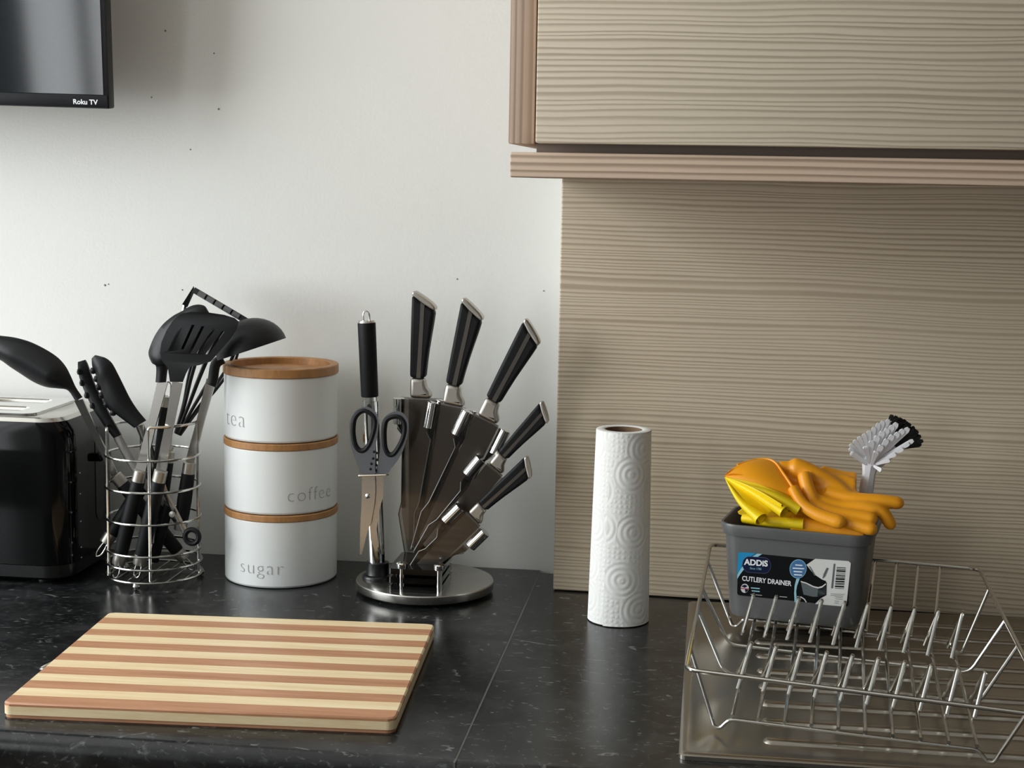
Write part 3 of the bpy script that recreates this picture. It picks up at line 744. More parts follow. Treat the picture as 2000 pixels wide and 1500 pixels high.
butt = [k1(*p) for p in ((703, 132), (705, 97), (735, 100), (785, 128), (830, 158), (875, 190), (915, 228), (908, 264), (860, 238), (815, 212), (780, 190), (735, 155))]
gripo = [k1(*p) for p in ((703, 133), (735, 156), (780, 191), (815, 213), (860, 239), (907, 265), (893, 370), (876, 480), (858, 600), (844, 720), (832, 850), (697, 850), (697, 600), (700, 300))]
stripe = [k1(*p) for p in ((784, 192), (818, 214), (812, 400), (802, 640), (795, 849), (757, 849), (768, 640), (778, 400))]
bols = [k1(*p) for p in ((697, 851), (832, 851), (834, 895), (846, 935), (870, 962), (886, 988), (890, 1030), (697, 1030))]
for i, (m_, b_, Y, sc_, hwid, Ls, lab) in enumerate(KN):
    o_ = at(m_[0], m_[1], Y); p_ = at(b_[0], b_[1], Y); ax = (p_-o_).normalized()
    # the butt centre of the outline lies at x=+.002 over .112 m: turn accordingly
    sd = V(ax.z, 0, -ax.x).normalized()
    kn = thing('kitchen_knife', lab, 'knife', o_, 'knives in the knife block')
    F = lambda th: (lambda x, y, w_: o_+sd*(x*sc_)+ax*(y*sc_)+V(0, w_, 0))
    def rounded(o, w_, n=3):
        m = o.modifiers.new('rounded', 'BEVEL'); m.width = w_*sc_; m.segments = n; m.limit_method = 'ANGLE'; m.angle_limit = R(50)
    rounded(MB().plate([gripo], F(0), .0150*sc_).build('handle', MAT['soft'], kn, smooth=50), .0052, 4)
    rounded(MB().plate([butt], F(0), .0160*sc_).build('end_cap', MAT['satin_steel'], kn, smooth=50), .0022, 3)
    MB().plate([stripe], F(0), .0158*sc_).build('tang_stripe', MAT['tang'], kn, smooth=30)
    rounded(MB().plate([bols], F(0), .0140*sc_).build('bolster', MAT['satin_steel'], kn, smooth=60), .0064, 6)
    bl = Ls/sc_*.93
    blade = [(-.0135, -.0005), (.0145, -.0005), (.0140, -bl*.62), (.007, -bl*.85), (-.006, -bl), (-.0105, -bl*.985)]
    MB().plate([blade], F(0), .0022).build('blade', MAT['blade'], kn, smooth=0)
    # its smoked slot: two sheets, spacer edge and two chrome clips
    G = lambda x, y, w_: o_+sd*x+ax*y+V(0, w_, 0)
    sheet = [(-hwid, -.001), (hwid, -.001), (hwid, -.034), (hwid-.006, -.042), (hwid-.006, -Ls*.72), (hwid*.35, -Ls), (-hwid*.55, -Ls), (-hwid+.003, -Ls*.74), (-hwid+.006, -Ls*.66), (-hwid+.006, -.042), (-hwid, -.034)]
    MB().plate([sheet], lambda x, y, w_: G(x, y, w_-.0086), .0016).build('acrylic_sheet', MAT['acrylic'], kb, smooth=0)
    if i == 0: MB().plate([sheet], lambda x, y, w_: G(x, y, w_+.0086), .0016).build('acrylic_sheet', MAT['acrylic'], kb, smooth=0)
    for q in (-1, 1):      # dark spacers along both edges of the slot
        sp_ = [(q*hwid, -.030), (q*(hwid-.0065), -.030), (q*(hwid-.0095), -Ls*.70), (q*(hwid-.006), -Ls*.70), (q*(hwid-.006), -.044)]
        MB().plate([sp_], lambda x, y, w_: G(x, y, w_-.0030), .0090).build('slot_spacer', MAT['acrylic_dark'], kb, smooth=0)
    MB().tube([G(x_, y_, -.0086) for x_, y_ in ((-hwid, -.034), (-hwid+.006, -.042), (-hwid+.006, -Ls*.66), (-hwid+.003, -Ls*.74), (-hwid*.55, -Ls))], .0006, 6).build('sheet_edge', MAT['acrylic_edge'], kb)
    for q in (-1, 1):
        c_ = o_+sd*(q*(hwid-.0005))+V(0, -.0040, 0)
        MB().tube([c_-ax*.0005, c_-ax*.001, c_-ax*(.0295*min(1, sc_*1.05)), c_-ax*(.030*min(1, sc_*1.05))], [.0060, .0067, .0067, .0060], 16).build('clip', MAT['chrome'], kb)
# steel for sharpening in its tube
tb, tt = at(737, 1118, -.128), at(723, 783, -.128)
ax = (tt-tb).normalized()
tb = tb+ax*((DT-tb.z)/ax.z)
Mz = ax.to_track_quat('Z', 'Y').to_matrix()
LT = (tt-tb).length
MB().lathe([(.0098, .016), (.0098, LT), (.0086, LT), (.0086, .018)], c=tb, n=28, M=Mz).build('sharpener_tube', MAT['chrome'], kb, smooth=40)
MB().lathe([(.0172, 0), (.0172, .0030), (.0160, .0045), (.0132, .0052), (.0128, .0060), (.0128, .0185), (.0100, .0195)], c=(tb.x, tb.y, DT), n=32).build('tube_base', MAT['satin'], kb, smooth=40)
ss = thing('sharpening_steel', 'slim black-handled sharpening steel with a wire loop, standing in its chrome tube', 'sharpening steel', tt)
hb, ht = at(722.5, 781, -.128), at(716, 630, -.128); d_ = (ht-hb).normalized()
MB().tube([hb-d_*.150, hb], .0040, 12).build('rod', MAT['steel'], ss)
MB().tube([hb-d_*.001, hb+d_*.0035], .0088, 24).build('collar', MAT['chrome'], ss)
MB().tube([hb+d_*.0036, hb+d_*.005, ht-d_*.002, ht], [.0090, .0096, .0100, .0098], 24).build('handle', MAT['soft'], ss)
MB().tube([ht, ht+d_*.0022], [.0098, .0088], 24).build('end_cap', MAT['steel'], ss)
P = [ht+d_*.002+V(s_*.0034, 0, 0)+d_*h_ for s_, h_ in ((-1, 0), (-1, .006), (-.75, .0092), (0, .0108), (.75, .0092), (1, .006), (1, 0))]
MB().tube(smooth_path(P, 4), .0009, 8).build('hanging_loop', MAT['wire'], ss)
# wire that carries the scissors
MB().tube(round_path([at(700, 929, -.146), at(699, 929.5, -.158), at(757, 927.5, -.158), at(758, 927, -.146), at(742, 927, -.135)], .003), .0011, 8).build('scissor_wire', MAT['wire'], kb)
def c7(pts): return [(670+p[0]/3.844, 760+p[1]/3.844) for p in pts]
def c7s(pts): return [(q.x, q.y) for q in smooth_path([V(a[0], a[1], 0) for a in c7(pts)], 4, closed=True)]
scs = thing('scissors', 'grey and black handled kitchen scissors hung on the sharpening steel tube', 'scissors', at(728, 928, -.150))
lo_ = [(48, 300), (58, 225), (100, 160), (165, 132), (228, 155), (266, 215), (264, 300), (250, 400), (244, 500), (240, 600), (238, 632), (132, 632), (118, 590), (85, 510), (58, 420)]
li = [(75, 290), (85, 222), (120, 175), (165, 160), (215, 188), (240, 232), (235, 300), (204, 400), (165, 455), (125, 460), (92, 420), (77, 350)]
ro = [(284, 300), (300, 228), (350, 182), (412, 166), (462, 190), (492, 255), (486, 335), (458, 440), (420, 520), (360, 600), (332, 632), (246, 632), (262, 560), (276, 450)]
ri = [(310, 290), (325, 232), (370, 206), (420, 206), (455, 240), (465, 292), (450, 370), (410, 450), (375, 490), (340, 488), (315, 440), (308, 360)]
for k, (O, I, Y) in enumerate(((lo_, li, -.1515), (ro, ri, -.1500))):
    Op = c7s(O); Ip = c7s(I)
    h = MB().plate([Op, Ip[::-1]], lambda x, y, w_: at(x, y, Y+w_), .0052).build('handle', MAT['scissor'], scs, smooth=40)
    MB().tube([at(x, y, Y-.0010) for x, y in Ip], .0030, 8, closed=True).build('soft_lining', MAT['soft'], h)
    gl_ = [(232, 470), (225, 520), (212, 560), (205, 600)] if k == 0 else [(252, 480), (256, 530), (250, 570), (246, 610)]
    for q in gl_:
        p = c7([q])[0]; MB().lathe([(.0001, -.0008), (.0016, 0), (.0001, .0008)], c=at(p[0], p[1], Y-.0028), n=8, M=Matrix.Rotation(R(90), 3, 'X')).build('nut_cracker_tooth', MAT['soft'], h)
lb = [(142, 628), (238, 628), (244, 760), (236, 860), (212, 1000), (186, 1060), (140, 1242), (126, 1242), (130, 1000), (140, 860)]
rb = [(200, 628), (300, 628), (303, 800), (275, 900), (252, 1050), (268, 1180), (242, 1225), (208, 1130), (200, 1000), (232, 900)]
MB().plate([c7(lb)], lambda x, y, w_: at(x, y, -.1515+w_), .0016).build('blade', MAT['steel'], scs, smooth=0)
MB().plate([c7(rb)], lambda x, y, w_: at(x, y, -.1495+w_), .0016).build('blade', MAT['steel'], scs, smooth=0)
MB().lathe([(.0001, -.0016), (.0024, -.0008), (.0030, 0), (.0030, .0012)], c=at(718, 969, -.1528), n=14, M=Matrix.Rotation(R(-90), 3, 'X')).build('pivot_screw', MAT['chrome'], scs)

# ---------------------------------------------------------------- kitchen roll
rb_ = V(-.0868, -.1915, 0); rt_ = at(1218, 838, -.1925)
RH = rt_.z
kr = thing('kitchen_roll', 'white embossed kitchen roll standing upright before the wood panel', 'kitchen roll', rb_)
def roll_arc(name, a0, a1, r_of, z0, z1, n, mat, full=False, inner=None):
    nz = 10; vs = []; uv = []
    for j in range(nz+1):
        q = j/nz; z = z0+(z1-z0)*q; cc = rb_.lerp(rt_, z/RH)
        for k in range(n+1):
            a = a0+(a1-a0)*k/n; r_ = r_of(a, q)
            vs.append((cc.x+r_*math.sin(a), cc.y-r_*math.cos(a), z)); uv.append((a*.031, z))
    fs = [(j*(n+1)+k, j*(n+1)+k+1, (j+1)*(n+1)+k+1, (j+1)*(n+1)+k) for j in range(nz) for k in range(n)]
    me = MB().add(vs, fs).mesh(name, org(kr)); l = me.uv_layers.new(name='UVMap')
    for li_ in me.loops: l.data[li_.index].uv = uv[li_.vertex_index]
    return link_mesh(name, me, mat, kr, 60)
rollr = lambda a, q: .0322-.0036*q
roll_arc('roll_side', 0, 2*PI, rollr, .0005, RH, 72, MAT['paper'])
va_r = math.atan2(CAM.x-rb_.x, -(CAM.y-rb_.y))
a0 = va_r+R(-27)
roll_arc('loose_sheet', a0, a0+R(235), lambda a, q: rollr(a, q)+.0009+.0016*(1-q)*max(0, 1-abs(a-a0)/.5)+.0004*math.sin(a*3), .0004, RH-.0012, 60, MAT['paper'])
MB().lathe([(.0285, RH-.0001), (.0270, RH+.0004), (.0205, RH+.0003), (.0196, RH-.0003)], c=(rt_.x, rt_.y, 0), n=48, caps=False).build('roll_end', MAT['paper'], kr)
MB().lathe([(.0196, RH-.0004), (.0196, .001), (.0188, .001), (.0188, RH-.0004)], c=(rt_.x, rt_.y, 0), n=48, close=True).build('core', MAT['card'], kr, label='brown cardboard core')

# ---------------------------------------------------------------- steel drainer
dr = thing('sink_drainer', 'stainless steel ridged draining board set in the black worktop', 'draining board', (.4, -.35, 0))
DX0, DX1, DY0, DY1 = -.0135, .56, -.590, -.1205
mb = MB(); rings = []
def dring(i, z, r): return [((DX0+DX1)/2+p[0], (DY0+DY1)/2+p[1], z) for p in rrect((DX1-DX0)/2-i, (DY1-DY0)/2-i, r, 5)]
loft([dring(0, -.0006, .006), dring(0, .0030, .006), dring(.0022, .0046, .005), dring(.008, .0044, .005), dring(.011, .0020, .010), dring(.024, .0022, .020), dring(.034, .0006, .026)], mb, cap=False)
n_ = len(dring(0, 0, .006)); base_i = len(mb.v)-n_
mb.f.append(tuple(base_i+k for k in range(n_)))
mb.build('tray', MAT['sink'], dr, smooth=50)
for k in range(9):
    y = -.158-.0475*k
    mb = MB(); h = .0078
    loft([[((.055+.50)/2+p[0], y+p[1], z) for p in rrect((.50-.055)/2-i, h-i, h-i-.0002, 5)] for i, z in ((0, .0004), (.0012, .0022), (.003, .0034), (.005, .0038))], mb)
    mb.build('ridge', MAT['sink'], dr, smooth=60)

# ---------------------------------------------------------------- dish rack
rk = thing('dish_rack', 'chromed wire dish rack with two rows of plate dividers on the steel drainer', 'dish rack', (.13, -.38, .003))
def quad(FL, FR, BL_, BR_): return lambda u, tt_, z: (V(*FL)*(1-u)*(1-tt_)+V(*FR)*u*(1-tt_)+V(*BL_)*(1-u)*tt_+V(*BR_)*u*tt_)+V(0, 0, z)
QB = quad((.015, -.528, 0), (.236, -.570, 0), (.033, -.217, 0), (.256, -.272, 0))
ZR = .068
QR = quad((-.010, -.569, 0), (.266, -.634, 0), (.0085, -.118, 0), (.2855, -.175, 0))
WR = .0017
MB().tube(round_path([QR(0, 0, ZR), QR(1, 0, ZR), QR(1, 1, ZR), QR(0, 1, ZR)], .012, 5, closed=True), .0019, 10, closed=True).build('rim', MAT['wire'], rk)
zl = .0150; zf = .0063
for tr_, tb_, foot in ((.83, 1.0, True), (.58, .69, False), (.405, .40, False), (.13, 0.0, True)):
    if foot:
        P = [QR(0, tr_, ZR), QB(0, tb_, zf), QB(.022, tb_, zf), QB(.055, tb_, zl), QB(.945, tb_, zl), QB(.978, tb_, zf), QB(1, tb_, zf), QR(1, tr_, ZR)]
    else:
        P = [QR(0, tr_, ZR), QB(.005, tb_, zl), QB(.995, tb_, zl), QR(1, tr_, ZR)]
    MB().tube(round_path(P, .009, 4), WR, 10).build('cross_wire', MAT['wire'], rk)
for k in range(10):
    q = k/9; zz = zl+2*WR
    L_ = lambda a_, b_: V(*a_).lerp(V(*b_), q)
    # floor wire from the front to the back, turned up to the rear rim
    MB().tube([QB(.105+.85*q, 1.0, zz), QB(.065+.875*q, -.005, zz)], WR, 10).build('floor_wire', MAT['wire'], rk)
    MB().tube([QR(.157+.703*q, 1, ZR-.002), QB(.020+.86*q, 1.0, zz)], WR, 10).build('back_wire', MAT['wire'], rk)
    # two upright dividers standing on it
    P = [L_((.0414, -.2910, zz), (.2371, -.3320, zz)), L_((.0512, -.2895, .0587), (.2478, -.3150, .0587)), L_((.0518, -.2855, .0587), (.2484, -.3110, .0587)), L_((.0440, -.2560, zz), (.2388, -.2960, zz))]
    MB().tube(round_path(P, .004, 3), .0019, 10).build('plate_divider', MAT['wire'], rk)
    P = [L_((.0349, -.4600, zz), (.2315, -.5000, zz)), L_((.0458, -.4420, .0545), (.2405, -.4890, .0545)), L_((.0462, -.4380, .0545), (.2409, -.4850, .0545)), L_((.0350, -.4180, zz), (.2345, -.4570, zz))]
    MB().tube(round_path(P, .004, 3), .0019, 10).build('plate_divider', MAT['wire'], rk)

# ---------------------------------------------------------------- cutlery caddy
CC = V(.1000, -.2080, 0); CA = R(-12.0)
cx_, cy_ = V(math.cos(CA), math.sin(CA), 0), V(-math.sin(CA), math.cos(CA), 0)
cd_ = thing('cutlery_caddy', 'dark grey plastic cutlery caddy with a printed label standing in the dish rack', 'cutlery caddy', (CC.x, CC.y, .0205))
Z0, Z1 = .0205, .1190
def ch(z): q = (z-Z0)/(Z1-Z0); return .0655+.0075*q, .0430+.0060*q
def cl(x, y, z): return CC+cx_*x+cy_*y+V(0, 0, z)
def cring(z, d=0, r=.017): hx, hy = ch(z); return [cl(p[0], p[1], z) for p in rrect(hx+d, hy+d, r+d, 6)]
mb = MB()
loft([cring(Z0, -.006, .016), cring(Z0+.0015, -.002, .016), cring(Z0+.006, 0, .017), cring(Z1-.012, 0), cring(Z1-.0115, .0025), cring(Z1-.002, .0045), cring(Z1, .0035), cring(Z1, .0012), cring(Z1-.010, -.0030), cring(Z0+.006, -.0024), cring(Z0+.004, -.006)], mb)
mb.build('tub', MAT['grey'], cd_, smooth=40)
# label on the front face
def lb_(px, py, w_, lay):
    """label coordinates from the photographed sticker (corner 1450,1083; right edge 1683) to the face"""
    s_ = (px-1450)/233.0; t_ = (py-1083-20*s_)/81.0
    z = .0905-.0455*t_; hx, hy = ch(z); x = -.0555+.1115*s_
    return cl(x, -hy-.00012-.00010*lay+w_, z)
def lab(name, mat, pts, lay, par): return MB().plate([pts], lambda x, y, w_: lb_(x, y, w_, lay), .00008).build(name, MAT[mat], par, smooth=0)
def q8(pts): return [(1540+p[0]/10, 1060+p[1]/10) for p in pts]
def q7(pts): return [(1400+p[0]/10, 1060+p[1]/10) for p in pts]
def srect(x0, x1, t0, t1, r):   # rounded rectangle in sticker space
    out = []
    for p in rrect((x1-x0)/2, (t1-t0)/2, r, 4):
        x = (x0+x1)/2+p[0]; y = (t0+t1)/2+p[1]; out.append((x, y+20*(x-1450)/233+1083))
    return out
L0 = lab('label', 'lab_black', srect(1450, 1683, 0, 81, 5), 0, cd_); L0['label'] = 'black and white product label'
lab('label_white_area', 'lab_white', q8([(540, 470), (620, 420), (720, 358), (1400, 402), (1450, 440), (1395, 1190), (1340, 1238), (745, 1195), (860, 1090), (975, 1030), (975, 800), (700, 640)]), 1, L0)
lab('label_corner', 'lab_blue', q7([(500, 250), (530, 232), (800, 250), (880, 262), (700, 350), (600, 450), (560, 560), (490, 650)]), 1, L0)
lab('label_band', 'lab_pale', q7([(900, 262), (1010, 268), (800, 390), (680, 500), (560, 640), (492, 740), (492, 660), (580, 520), (700, 370)]), 2, L0)
lab('label_band', 'lab_pale', q8([(340, 730), (410, 725), (360, 860), (345, 960), (360, 1080), (385, 1170), (320, 1165), (305, 1000), (310, 860)]), 2, L0)
def oval(x0, x1, y0, y1, sk, d=0, k=10):
    r = (y1-y0)/2; out = []
    for p in rrect((x1-x0)/2+d, r+d, r+d-.5, k): x = (x0+x1)/2+p[0]; out.append((x/10+1400, (y0+y1)/20+p[1]/10+1060+(x-(x0+x1)/2)*sk/10))
    return out
lab('logo_oval', 'lab_rim', oval(605, 1195, 330, 615, .06, 10), 3, L0); lab('logo_oval', 'lab_navy', oval(605, 1195, 330, 615, .06, 0), 4, L0)
def label_text(body, x0, x1, yb, mat, lay, bold=.02, sk=.0858, hs=1.0):
    vs, fs, a, b = text_mesh(body, 1, bold); s_ = (x1-x0)/(b-a)
    q = [lb_(x0+(v.x-a)*s_, yb-v.y*s_*hs+(v.x-a)*s_*sk, 0, lay) for v in vs]
    link_mesh('lettering', MB().add(q, fs).mesh('lettering', org(cd_)), MAT[mat], L0, 0)
label_text('ADDiS', 1463, 1513.5, 1106.2, 'ink', 6, .035, .07, .86)
label_text('Since 1780', 1476, 1500, 1115.0, 'lab_pale', 6, .0, .07)
label_text('CUTLERY DRAINER', 1460, 1564.5, 1136.2, 'ink', 6, .022, .095, 1.05)
def disc(cx, cy, r, n=24): return [(cx+r*math.cos(2*PI*k/n), cy+r*math.sin(2*PI*k/n)) for k in range(n)]
lab('badge', 'lab_pale', disc(1577, 1114.5, 17.6), 3, L0); lab('badge', 'lab_disc', disc(1577, 1114.5, 16.6), 4, L0)
for (x0, x1, y) in ((1571, 1586, 1106), (1566, 1590, 1112), (1568, 1586, 1118), (1569, 1586, 1124)):
    lab('badge_line', 'ink', [(x0, y), (x1, y+1), (x1, y+3.0), (x0, y+2.0)], 6, L0)
lab('flag_disc', 'lab_white', disc(1466, 1151, 8.6), 3, L0)
lab('flag_quarter', 'lab_navy', [(1458, 1147), (1466, 1144), (1472, 1147), (1466, 1150)], 4, L0)
lab('flag_quarter', 'lab_navy', [(1466, 1153), (1473, 1151), (1473, 1156), (1468, 1159)], 4, L0)
lab('flag_cross', 'lab_red', [(1457.5, 1150), (1474.5, 1151.5), (1474.5, 1153.2), (1457.5, 1151.7)], 5, L0)
for (x0, x1, y) in ((1479, 1498, 1149), (1481, 1498, 1154.5)): lab('maker_line', 'lab_pale', [(x0, y), (x1, y+1.4), (x1, y+3.4), (x0, y+2)], 4, L0)
lab('rule_line', 'lab_white', [(1479, 1162), (1503, 1163.6), (1503, 1164.4), (1479, 1162.8)], 4, L0)
lab('rule_line', 'lab_white', [(1540, 1165.6), (1556, 1166.6), (1556, 1167.6), (1540, 1166.6)], 4, L0)
# picture of the caddy on the label
lab('picture_tub', 'lab_grey', q8([(440, 790), (700, 880), (800, 895), (960, 840), (970, 1010), (800, 1060), (700, 1060), (500, 1020)]), 3, L0)
lab('picture_rim', 'lab_white', q8([(430, 765), (560, 800), (700, 860), (800, 880), (880, 860), (950, 810), (960, 830), (880, 890), (800, 905), (700, 885), (550, 820), (440, 790)]), 4, L0)
lab('picture_inside', 'lab_black', q8([(450, 755), (600, 690), (700, 680), (960, 770), (900, 845), (800, 872), (700, 850), (560, 790)]), 4, L0)
lab('picture_shade', 'lab_black', q8([(800, 905), (970, 830), (975, 1020), (860, 1080), (740, 1190), (700, 1100), (790, 1060)]), 3, L0)
for a_ in (((590, 490), (620, 500), (735, 665), (715, 670)), ((960, 520), (1000, 530), (930, 690), (880, 720), (900, 640))): lab('picture_cutlery', 'lab_grey', q8(a_), 4, L0)
lab('picture_plate', 'lab_white', q8([(370, 1050), (460, 1060), (530, 1100), (575, 1160), (560, 1168), (510, 1110), (450, 1075), (372, 1064)]), 4, L0)
bars = MB(); y = 510; random.seed(3)
while y < 910:
    h = random.choice((8, 12, 18, 26)); pts = q8([(1165-(y-510)*.06, y), (1350-(y-510)*.06, y+8), (1350-(y+h-510)*.06, y+h+8), (1165-(y+h-510)*.06, y+h)])
    bars.plate([pts], lambda a, b, w_: lb_(a, b, w_, 4), .00008); y += h+random.choice((9, 14, 18))
bars.build('barcode', MAT['lab_black'], L0, smooth=0)
for k, (x0, x1, y) in enumerate(((1060, 1345, 1000), (1060, 1320, 1028), (1160, 1310, 1056), (1160, 1300, 1090), (1150, 1240, 1130), (1150, 1230, 1165))):
    lab('small_print', 'lab_grey', q8([(x0, y), (x1, y+10), (x1, y+16), (x0, y+6)]), 4, L0)
lab('small_print', 'lab_grey', q8([(1100, 450), (1135, 450), (1105, 900), (1065, 900)]), 3, L0)

# ---------------------------------------------------------------- rubber gloves and brush in the caddy
def fleshy(mb, name, mat, parent, voxel=.0017, it=8):
    """one continuous rubber skin grown over overlapping tubes and pads"""
    o = link_mesh('tmp', mb.mesh('tmp', org(parent)), None, None, 0)
    r = o.modifiers.new('r', 'REMESH'); r.mode = 'VOXEL'; r.voxel_size = voxel
    s_ = o.modifiers.new('s', 'SMOOTH'); s_.factor = .5; s_.iterations = it
    bpy.context.view_layer.update()
    me = bpy.data.meshes.new_from_object(o.evaluated_get(bpy.context.evaluated_depsgraph_get()))
    old = o.data; bpy.data.objects.remove(o); bpy.data.meshes.remove(old); me.name = name
    return link_mesh(name, me, MAT[mat], parent, 180)
def pth(pts): return smooth_path([at(*p) for p in pts], 5)
def finger(mb, pts, r0, r1):
    P = pth(pts); n = len(P); d = (P[-1]-P[-2]).normalized()
    rr = [r0+(r1-r0)*k/(n-1) for k in range(n)]
    P += [P[-1]+d*r1*.5, P[-1]+d*r1*.85]; rr += [r1*.85, r1*.45]
    mb.tube(P, rr, 12, flat=.85)
def pad(mb, pts, th):
    mb.plate([[(p[0], p[1]) for p in pts]], lambda x, y, w_: at(x, y, -.212+w_-(y-960)*.0006), th)
g1 = thing('rubber_glove', 'orange rubber glove with fingers drooping over the caddy rim', 'glove', cl(.02, 0, .112))
mb = MB()
pad(mb, [(1505, 912), (1540, 905), (1575, 906), (1610, 922), (1650, 928), (1672, 934), (1672, 958), (1690, 968), (1700, 985), (1660, 1000), (1640, 1008), (1600, 1004), (1560, 975), (1535, 945)], .030)
finger(mb, [(1615, 962, -.224), (1665, 974, -.232), (1715, 978, -.236), (1752, 982, -.236)], .0085, .0080)
finger(mb, [(1590, 975, -.232), (1640, 990, -.240), (1690, 992, -.245), (1722, 1000, -.246), (1738, 1022, -.246)], .0085, .0078)
finger(mb, [(1580, 985, -.240), (1630, 1002, -.250), (1700, 1013, -.258)], .0085, .0080)
finger(mb, [(1610, 1008, -.252), (1660, 1022, -.262), (1700, 1033, -.268)], .0070, .0080)
mb.tube(pth([(1600, 925, -.195), (1640, 936, -.195), (1672, 940, -.195)]), .0095, 12)
mb.tube(pth([(1520, 915, -.205), (1560, 918, -.205), (1620, 950, -.214), (1650, 975, -.225)]), [.008]*4+[.012]*12, 12)
mb.tube(pth([(1570, 925, -.222), (1578, 955, -.232), (1590, 985, -.240)]), .0075, 12)
fleshy(mb, 'hand', 'orange', g1)
def fan(apex, edge, n=10):
    """folded sheet spreading from a pinched corner to a pleated edge"""
    E = smooth_path([at(*p) for p in edge], 4); A = at(*apex); rows = []
    for j in range(n+1):
        q = .03+.97*j/n; rows.append([A.lerp(e, q)+V(0, -.006*math.sin(PI*q), .004*math.sin(PI*q)) for e in E])
    return rows
c_ = MB().sheet(fan((1413, 931, -.222), [(1452, 907, -.205), (1482, 896, -.200), (1510, 900, -.205), (1530, 925, -.222), (1548, 952, -.236), (1562, 975, -.245)]), .0014); c_.build('cuff', MAT['orange'], g1, smooth=60)
c_ = MB().sheet(fan((1413, 931, -.220), [(1562, 976, -.246), (1552, 958, -.228), (1520, 945, -.222), (1500, 938, -.226), (1470, 932, -.224), (1450, 930, -.222)]), .0014); c_.build('cuff_lining', MAT['orange'], g1, smooth=60)
P = pth([(1440, 908, -.213), (1482, 897, -.2015), (1511, 901, -.2065), (1531, 926, -.2235), (1549, 953, -.2375), (1563, 976, -.2465), (1580, 990, -.250)])
MB().tube(P, .0014, 8).build('cuff_bead', MAT['orange'], g1)
g2 = thing('rubber_glove', 'yellow-lined rubber glove folded over the front of the caddy', 'glove', cl(-.02, -.02, .112))
c_ = MB().sheet(fan((1413, 931, -.226), [(1555, 972, -.240), (1568, 998, -.244), (1540, 1000, -.252), (1527, 985, -.268), (1524, 1002, -.262), (1505, 1000, -.250), (1496, 1010, -.254), (1485, 1024, -.266), (1492, 1000, -.246)]), .0014); c_.build('cuff', MAT['yellow'], g2, smooth=60)
c_ = MB().sheet([[at(*p) for p in r_] for r_ in (((1441, 1000, -.232), (1462, 985, -.224), (1500, 985, -.222), (1560, 990, -.226)), ((1443, 1004, -.240), (1470, 1012, -.246), (1520, 1018, -.250), (1590, 1024, -.250)))], .002); c_.build('lining_fold', MAT['yellow'], g2, smooth=60)
for pts, rad_ in (([(1452, 1012, -.236), (1500, 1018, -.244), (1570, 1024, -.250)], (.008, .0105)), ([(1417, 933, -.226), (1470, 962, -.246), (1532, 1000, -.262)], (.001, .0105)), ([(1418, 936, -.228), (1448, 980, -.248), (1487, 1014, -.262)], (.001, .0110)), ([(1450, 945, -.235), (1505, 965, -.248), (1560, 995, -.252)], (.002, .0100))):
    P = pth(pts); n_ = len(P)
    MB().tube(P, [rad_[0]+(rad_[1]-rad_[0])*k/(n_-1) for k in range(n_)], 16, caps=False, flat=.6, up=(.5, 0, .8)).build('cuff_fold', MAT['yellow'], g2, smooth=60)
mb = MB()
finger(mb, [(1548, 952, -.238), (1568, 985, -.252), (1598, 1005, -.262), (1638, 1019, -.270)], .0062, .0085)
mb.tube(pth([(1545, 1024, -.246), (1600, 1030, -.250), (1690, 1042, -.258)]), .0095, 12)
fleshy(mb, 'thumb', 'orange', g2)
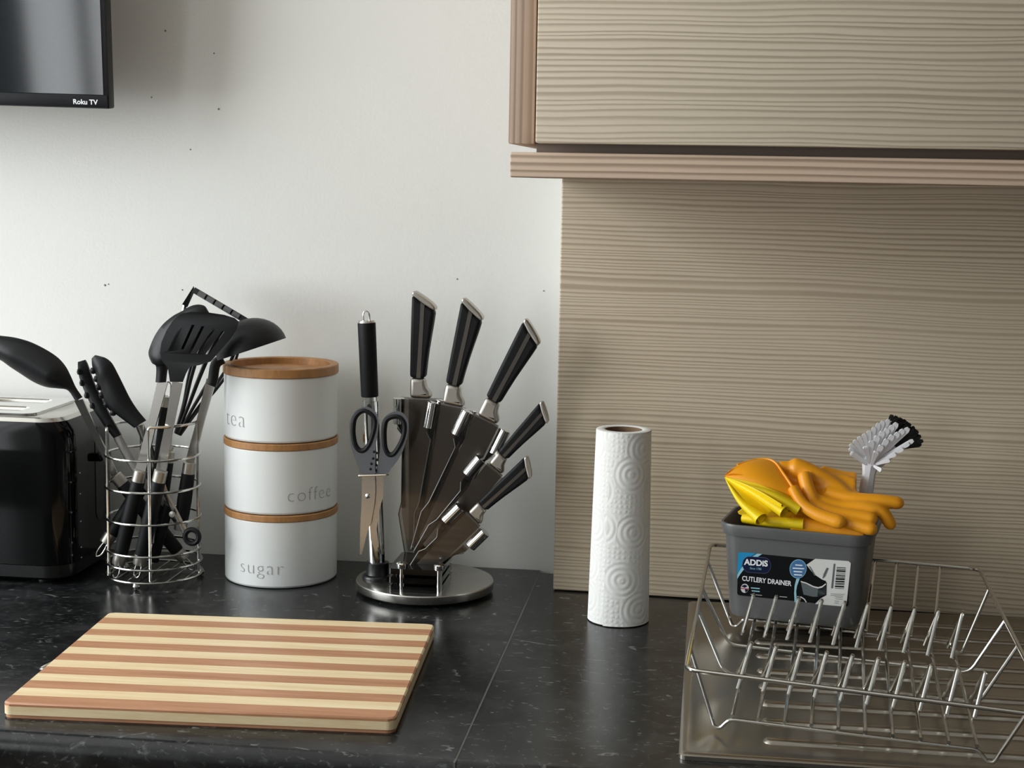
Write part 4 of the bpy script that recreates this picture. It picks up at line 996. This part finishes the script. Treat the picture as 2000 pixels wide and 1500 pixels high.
# washing-up brush
br = thing('dish_brush', 'white dish brush with white and black bristles standing behind the gloves', 'brush', cl(.05, .02, .06))
BY = -.190
h0, h1 = at(1668, 1110, BY), at(1700, 908, BY); d_ = (h1-h0).normalized()
MB().tube([h0, h0.lerp(h1, .5), h0.lerp(h1, .78), h0.lerp(h1, .92), h1], [.0062, .0070, .0074, .0068, .0085], 8, flat=.75).build('handle', MAT['white'], br, smooth=30)
hb0, hb1 = at(1697, 908, BY), at(1745, 868, BY-.004)
MB().tube([hb0, hb0.lerp(hb1, .3), hb0.lerp(hb1, .8), hb1], [.0085, .0105, .0100, .006], 10, flat=.6, up=(0, 1, 0)).build('head', MAT['white'], br)
def tuft(bx, by, tx, ty, yb, yt, w0, w1, mat, name='tuft'):
    a = at(bx, by, yb); b = at(tx, ty, yt); d = (b-a).normalized(); s_ = d.cross(V(0, 1, 0)).normalized(); n_ = s_.cross(d)
    mb = MB(); rings = []
    for q, w_ in ((0, w0), (.6, (w0+w1)/2*1.05), (.93, w1), (1, w1*.6)):
        c = a.lerp(b, q); rings.append([c+s_*w_-n_*w_*.5, c+s_*w_+n_*w_*.5, c-s_*w_+n_*w_*.5, c-s_*w_-n_*w_*.5])
    loft(rings, mb); mb.build(name, MAT[mat], br, smooth=20)
row1 = [(1659, 876), (1660, 868), (1668, 860), (1677, 853), (1687, 847), (1697, 841), (1707, 834), (1716, 826), (1725, 822), (1736, 819), (1745, 818)]
for k, (x, y) in enumerate(row1): tuft(1692+1.6*k, 904-2.2*k, x, y, BY+.002, BY-.004, .0011, .0023, 'tuft')
for k, (x, y) in enumerate(((1690, 872), (1702, 861), (1714, 851), (1724, 842), (1734, 837), (1744, 831), (1752, 826))): tuft(1698+2.2*k, 905-2.4*k, x, y, BY-.005, BY-.014, .0012, .0028, 'tuft')
for k, (x, y) in enumerate(((1712, 882), (1722, 870), (1733, 858), (1744, 850), (1755, 845), (1765, 839), (1775, 836))): tuft(1702+2.6*k, 907-2.2*k, x, y, BY-.008, BY-.020, .0012, .0027, 'tuft')
for k, (x, y) in enumerate(((1784, 860), (1776, 866), (1764, 876), (1750, 886), (1738, 898), (1722, 919))): tuft(1722-3*k, 893+3.4*k, x, y, BY-.008, BY-.024, .0012, .0022, 'tuft')
tuft(1692, 905, 1662, 884, BY-.004, BY-.008, .0022, .0026, 'tuft')
random.seed(11)
for k in range(80):
    a = random.random(); ang = R(random.uniform(12, 78)); L_ = random.uniform(.82, 1.0)
    tx = 1724+84*math.cos(ang)*L_; ty = 884-76*math.sin(ang)*L_
    tuft(1722+14*a, 882-10*a, tx, ty, BY+random.uniform(-.004, .010), BY+random.uniform(-.010, .018), .0012, .0022, 'bristle', 'bristle_tuft')
